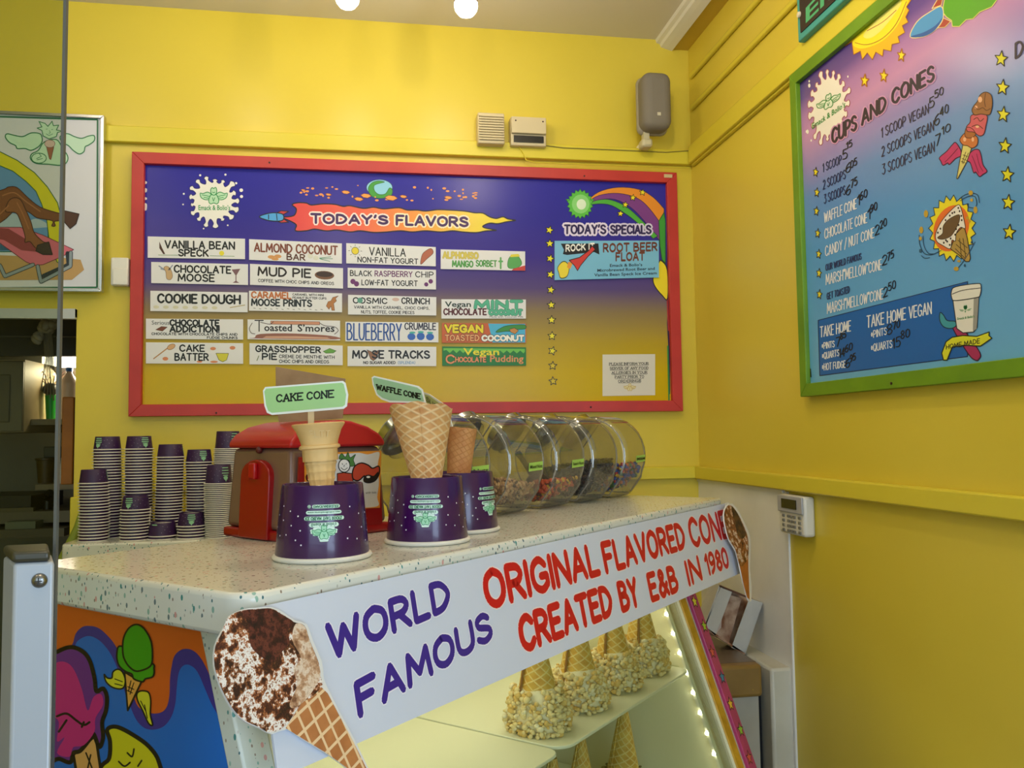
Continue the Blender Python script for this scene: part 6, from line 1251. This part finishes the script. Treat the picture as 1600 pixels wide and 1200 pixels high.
# lower kitchen
tag(mk('tile_counter', kb(-160, 130, 805, 815, 3.6, .9), mat('kitchen counter', '#6e6752', .5)), 'dull kitchen counter low in the opening', 'countertop')
mkb = empty('microwave', onY(10, 800, 3.75), 'black microwave like box low behind the glass', 'microwave'); mk('body', kb(-60, 48, 777, 800, 3.62, .35), mat('black box', '#1b1a14', .35), mkb); mk('trim_bar', kb(-60, 52, 796, 800, 3.6, .02), mat('bar olive', '#5f573c', .4), mkb)
ls = mk('wall_shelf', kb(55, 125, 757, 764, 3.8, .5), MATS['shelf tan'], label='lower kitchen shelf carrying the brown bucket', cat='shelf')
zl = onY(70, 757, 3.8).z; p = onY(71, 757, 3.95)
bk = empty('bucket', (p.x, 3.95, zl), 'small brown bucket on the lower kitchen shelf', 'bucket')
mk('body', G().lathe([(.030, 0), (.038, .105), (.036, .105), (.029, .003)], (p.x, 3.95, zl), 24, cap=(True, False)), mat('bucket brown', '#5c4a26', .4), bk, smooth=50); mk('rim', G().lathe([(.038, .098), (.043, .100), (.043, .108), (.038, .108)], (p.x, 3.95, zl), 24, cap=(False, False)), MATS['bucket brown'], bk)
tag(mk('storage_box', kb(68, 100, 698, 715, 3.98, .2), mat('box grey', '#5e5a4a', .5), bevel=.004), 'grey lidded storage box above the brown bucket', 'box')
p = onY(96, 757, 3.85); tag(mk('squeeze_bottle', G().lathe([(.013, 0), (.015, .03), (.011, .06), (.006, .085), (.003, .11)], (p.x, 3.85, zl), 16), mat('white bottle', '#cfcabc', .4), smooth=60), 'white squeeze bottle beside the ochre board', 'bottle')
tag(mk('dark_tap', G().tube([onY(74, 810, 3.7), onY(74, 780, 3.7), onY(78, 770, 3.66)], .016, 12), mat('tap dark', '#26231a', .4), smooth=60), 'dark upright fitting above the kitchen counter', 'tap')
tag(mk('sheet_tray', kb(8, 55, 816, 831.6, 3.52, .3), mat('tray grey green', '#6c7460', .4)), 'grey green tray on the rack below the kitchen counter', 'tray')
tag(mk('rack', kb(-120, 100, 832, 838, 3.5, .5), mat('rack', '#57513e', .5)), 'dull wire rack shelf low in the kitchen', 'rack')
tag(mk('rolled_cloth', G().tube([(XL+.0, D-.075, 1.10), (XL+.035, D-.065, 1.19), (XL+.05, D-.06, 1.27)], [.016, .012, .004], 10), mat('green cloth', '#8c9a34', .6), smooth=60), 'yellow green cloth corner beside the left end of the cup ledge', 'cloth')

# ================================================================== GLASS PANEL AND POST, NEAREST AT THE LEFT
E0 = ray(22, 850)*.70; E0 = Vector((E0.x, E0.y, 0))
th_ = math.radians(16); d1 = (RH*math.cos(th_)+FH*math.sin(th_)); d2 = Vector((-d1.y, d1.x, 0)); d2 = d2 if d2.dot(FH) > 0 else -d2
# right face spans to px 83
tz = ray(83, 1000); tz = Vector((tz.x, tz.y, 0)).normalized(); nrm_ = Vector((-tz.y, tz.x, 0)); w1 = -(E0.dot(nrm_))/(d1.dot(nrm_))
d3 = (-RH*.62+FH*.78).normalized()
PTZ = 1.357
post = empty('barrier_post', E0+d1*w1/2, 'white metal post with a dark cap and a round screw at the lower left', 'post')
PW = mat('post white', '#a9adb2', .35, .1)
o4 = [E0, E0+d1*w1, E0+d1*w1+d3*.05, E0+d3*.05-RH*.0]
o4 = [E0, E0+d1*w1, E0+d1*w1-RH*.03+FH*.05, E0+d3*.06]
mk('post_body', G().prism([p for p in o4], (0, 0, PTZ-.009)), PW, post, bevel=.003, bseg=3)
o5 = [p+ZV*(PTZ-.0085) for p in (E0-FH*.001-RH*.001, E0+d1*(w1-.003)-FH*.001, E0+d1*(w1-.003)-RH*.03+FH*.05, E0+d3*.062)]
mk('cap', G().prism(o5, (0, 0, .009)), mat('cap dark olive', '#3c3828', .35), post, bevel=.003, bseg=3)
nf_ = Vector((d1.y, -d1.x, 0)); nf_ = nf_ if nf_.dot(FH) < 0 else -nf_
ps = onP(62, 907, nf_, E0)
mk('screw', G().lathe([(.0062, 0), (.0060, .0016), (.0042, .0034), (.0015, .0042), (.0001, .0043)], ps, 24, (d1, ZV, nf_), cap=(False, False)), mat('steel screw', '#8c8a86', .3, 1), post, smooth=80)
for r_ in ((.006, .0009), (.0009, .006)): mk('screw_slot', BX(ps+nf_*.0042, (r_[0], r_[1], .0006), (d1, ZV, nf_)), mat('slot dark', '#2a2826', .5), post)
GP = ray(89, 640); GP = Vector((GP.x, GP.y, 0))*(.765/GP.dot(CF)*1.0)
PG = thin_glass('partition glass', '#e6eadf', '#9aa89a', 1.16)
gp = mk('glass_partition', BX(GP-RH*.6+ZV*1.55, (1.2, .004, 1.7), (RH, FH, ZV)), PG, label='clear glass partition pane with a dark polished edge left of the counter', cat='glass panel')
mk('polished_edge', BX(GP+RH*.0012+ZV*1.55, (.0028, .0042, 1.7), (RH, FH, ZV)), mat('glass edge', '#5a5a54', .2), gp)
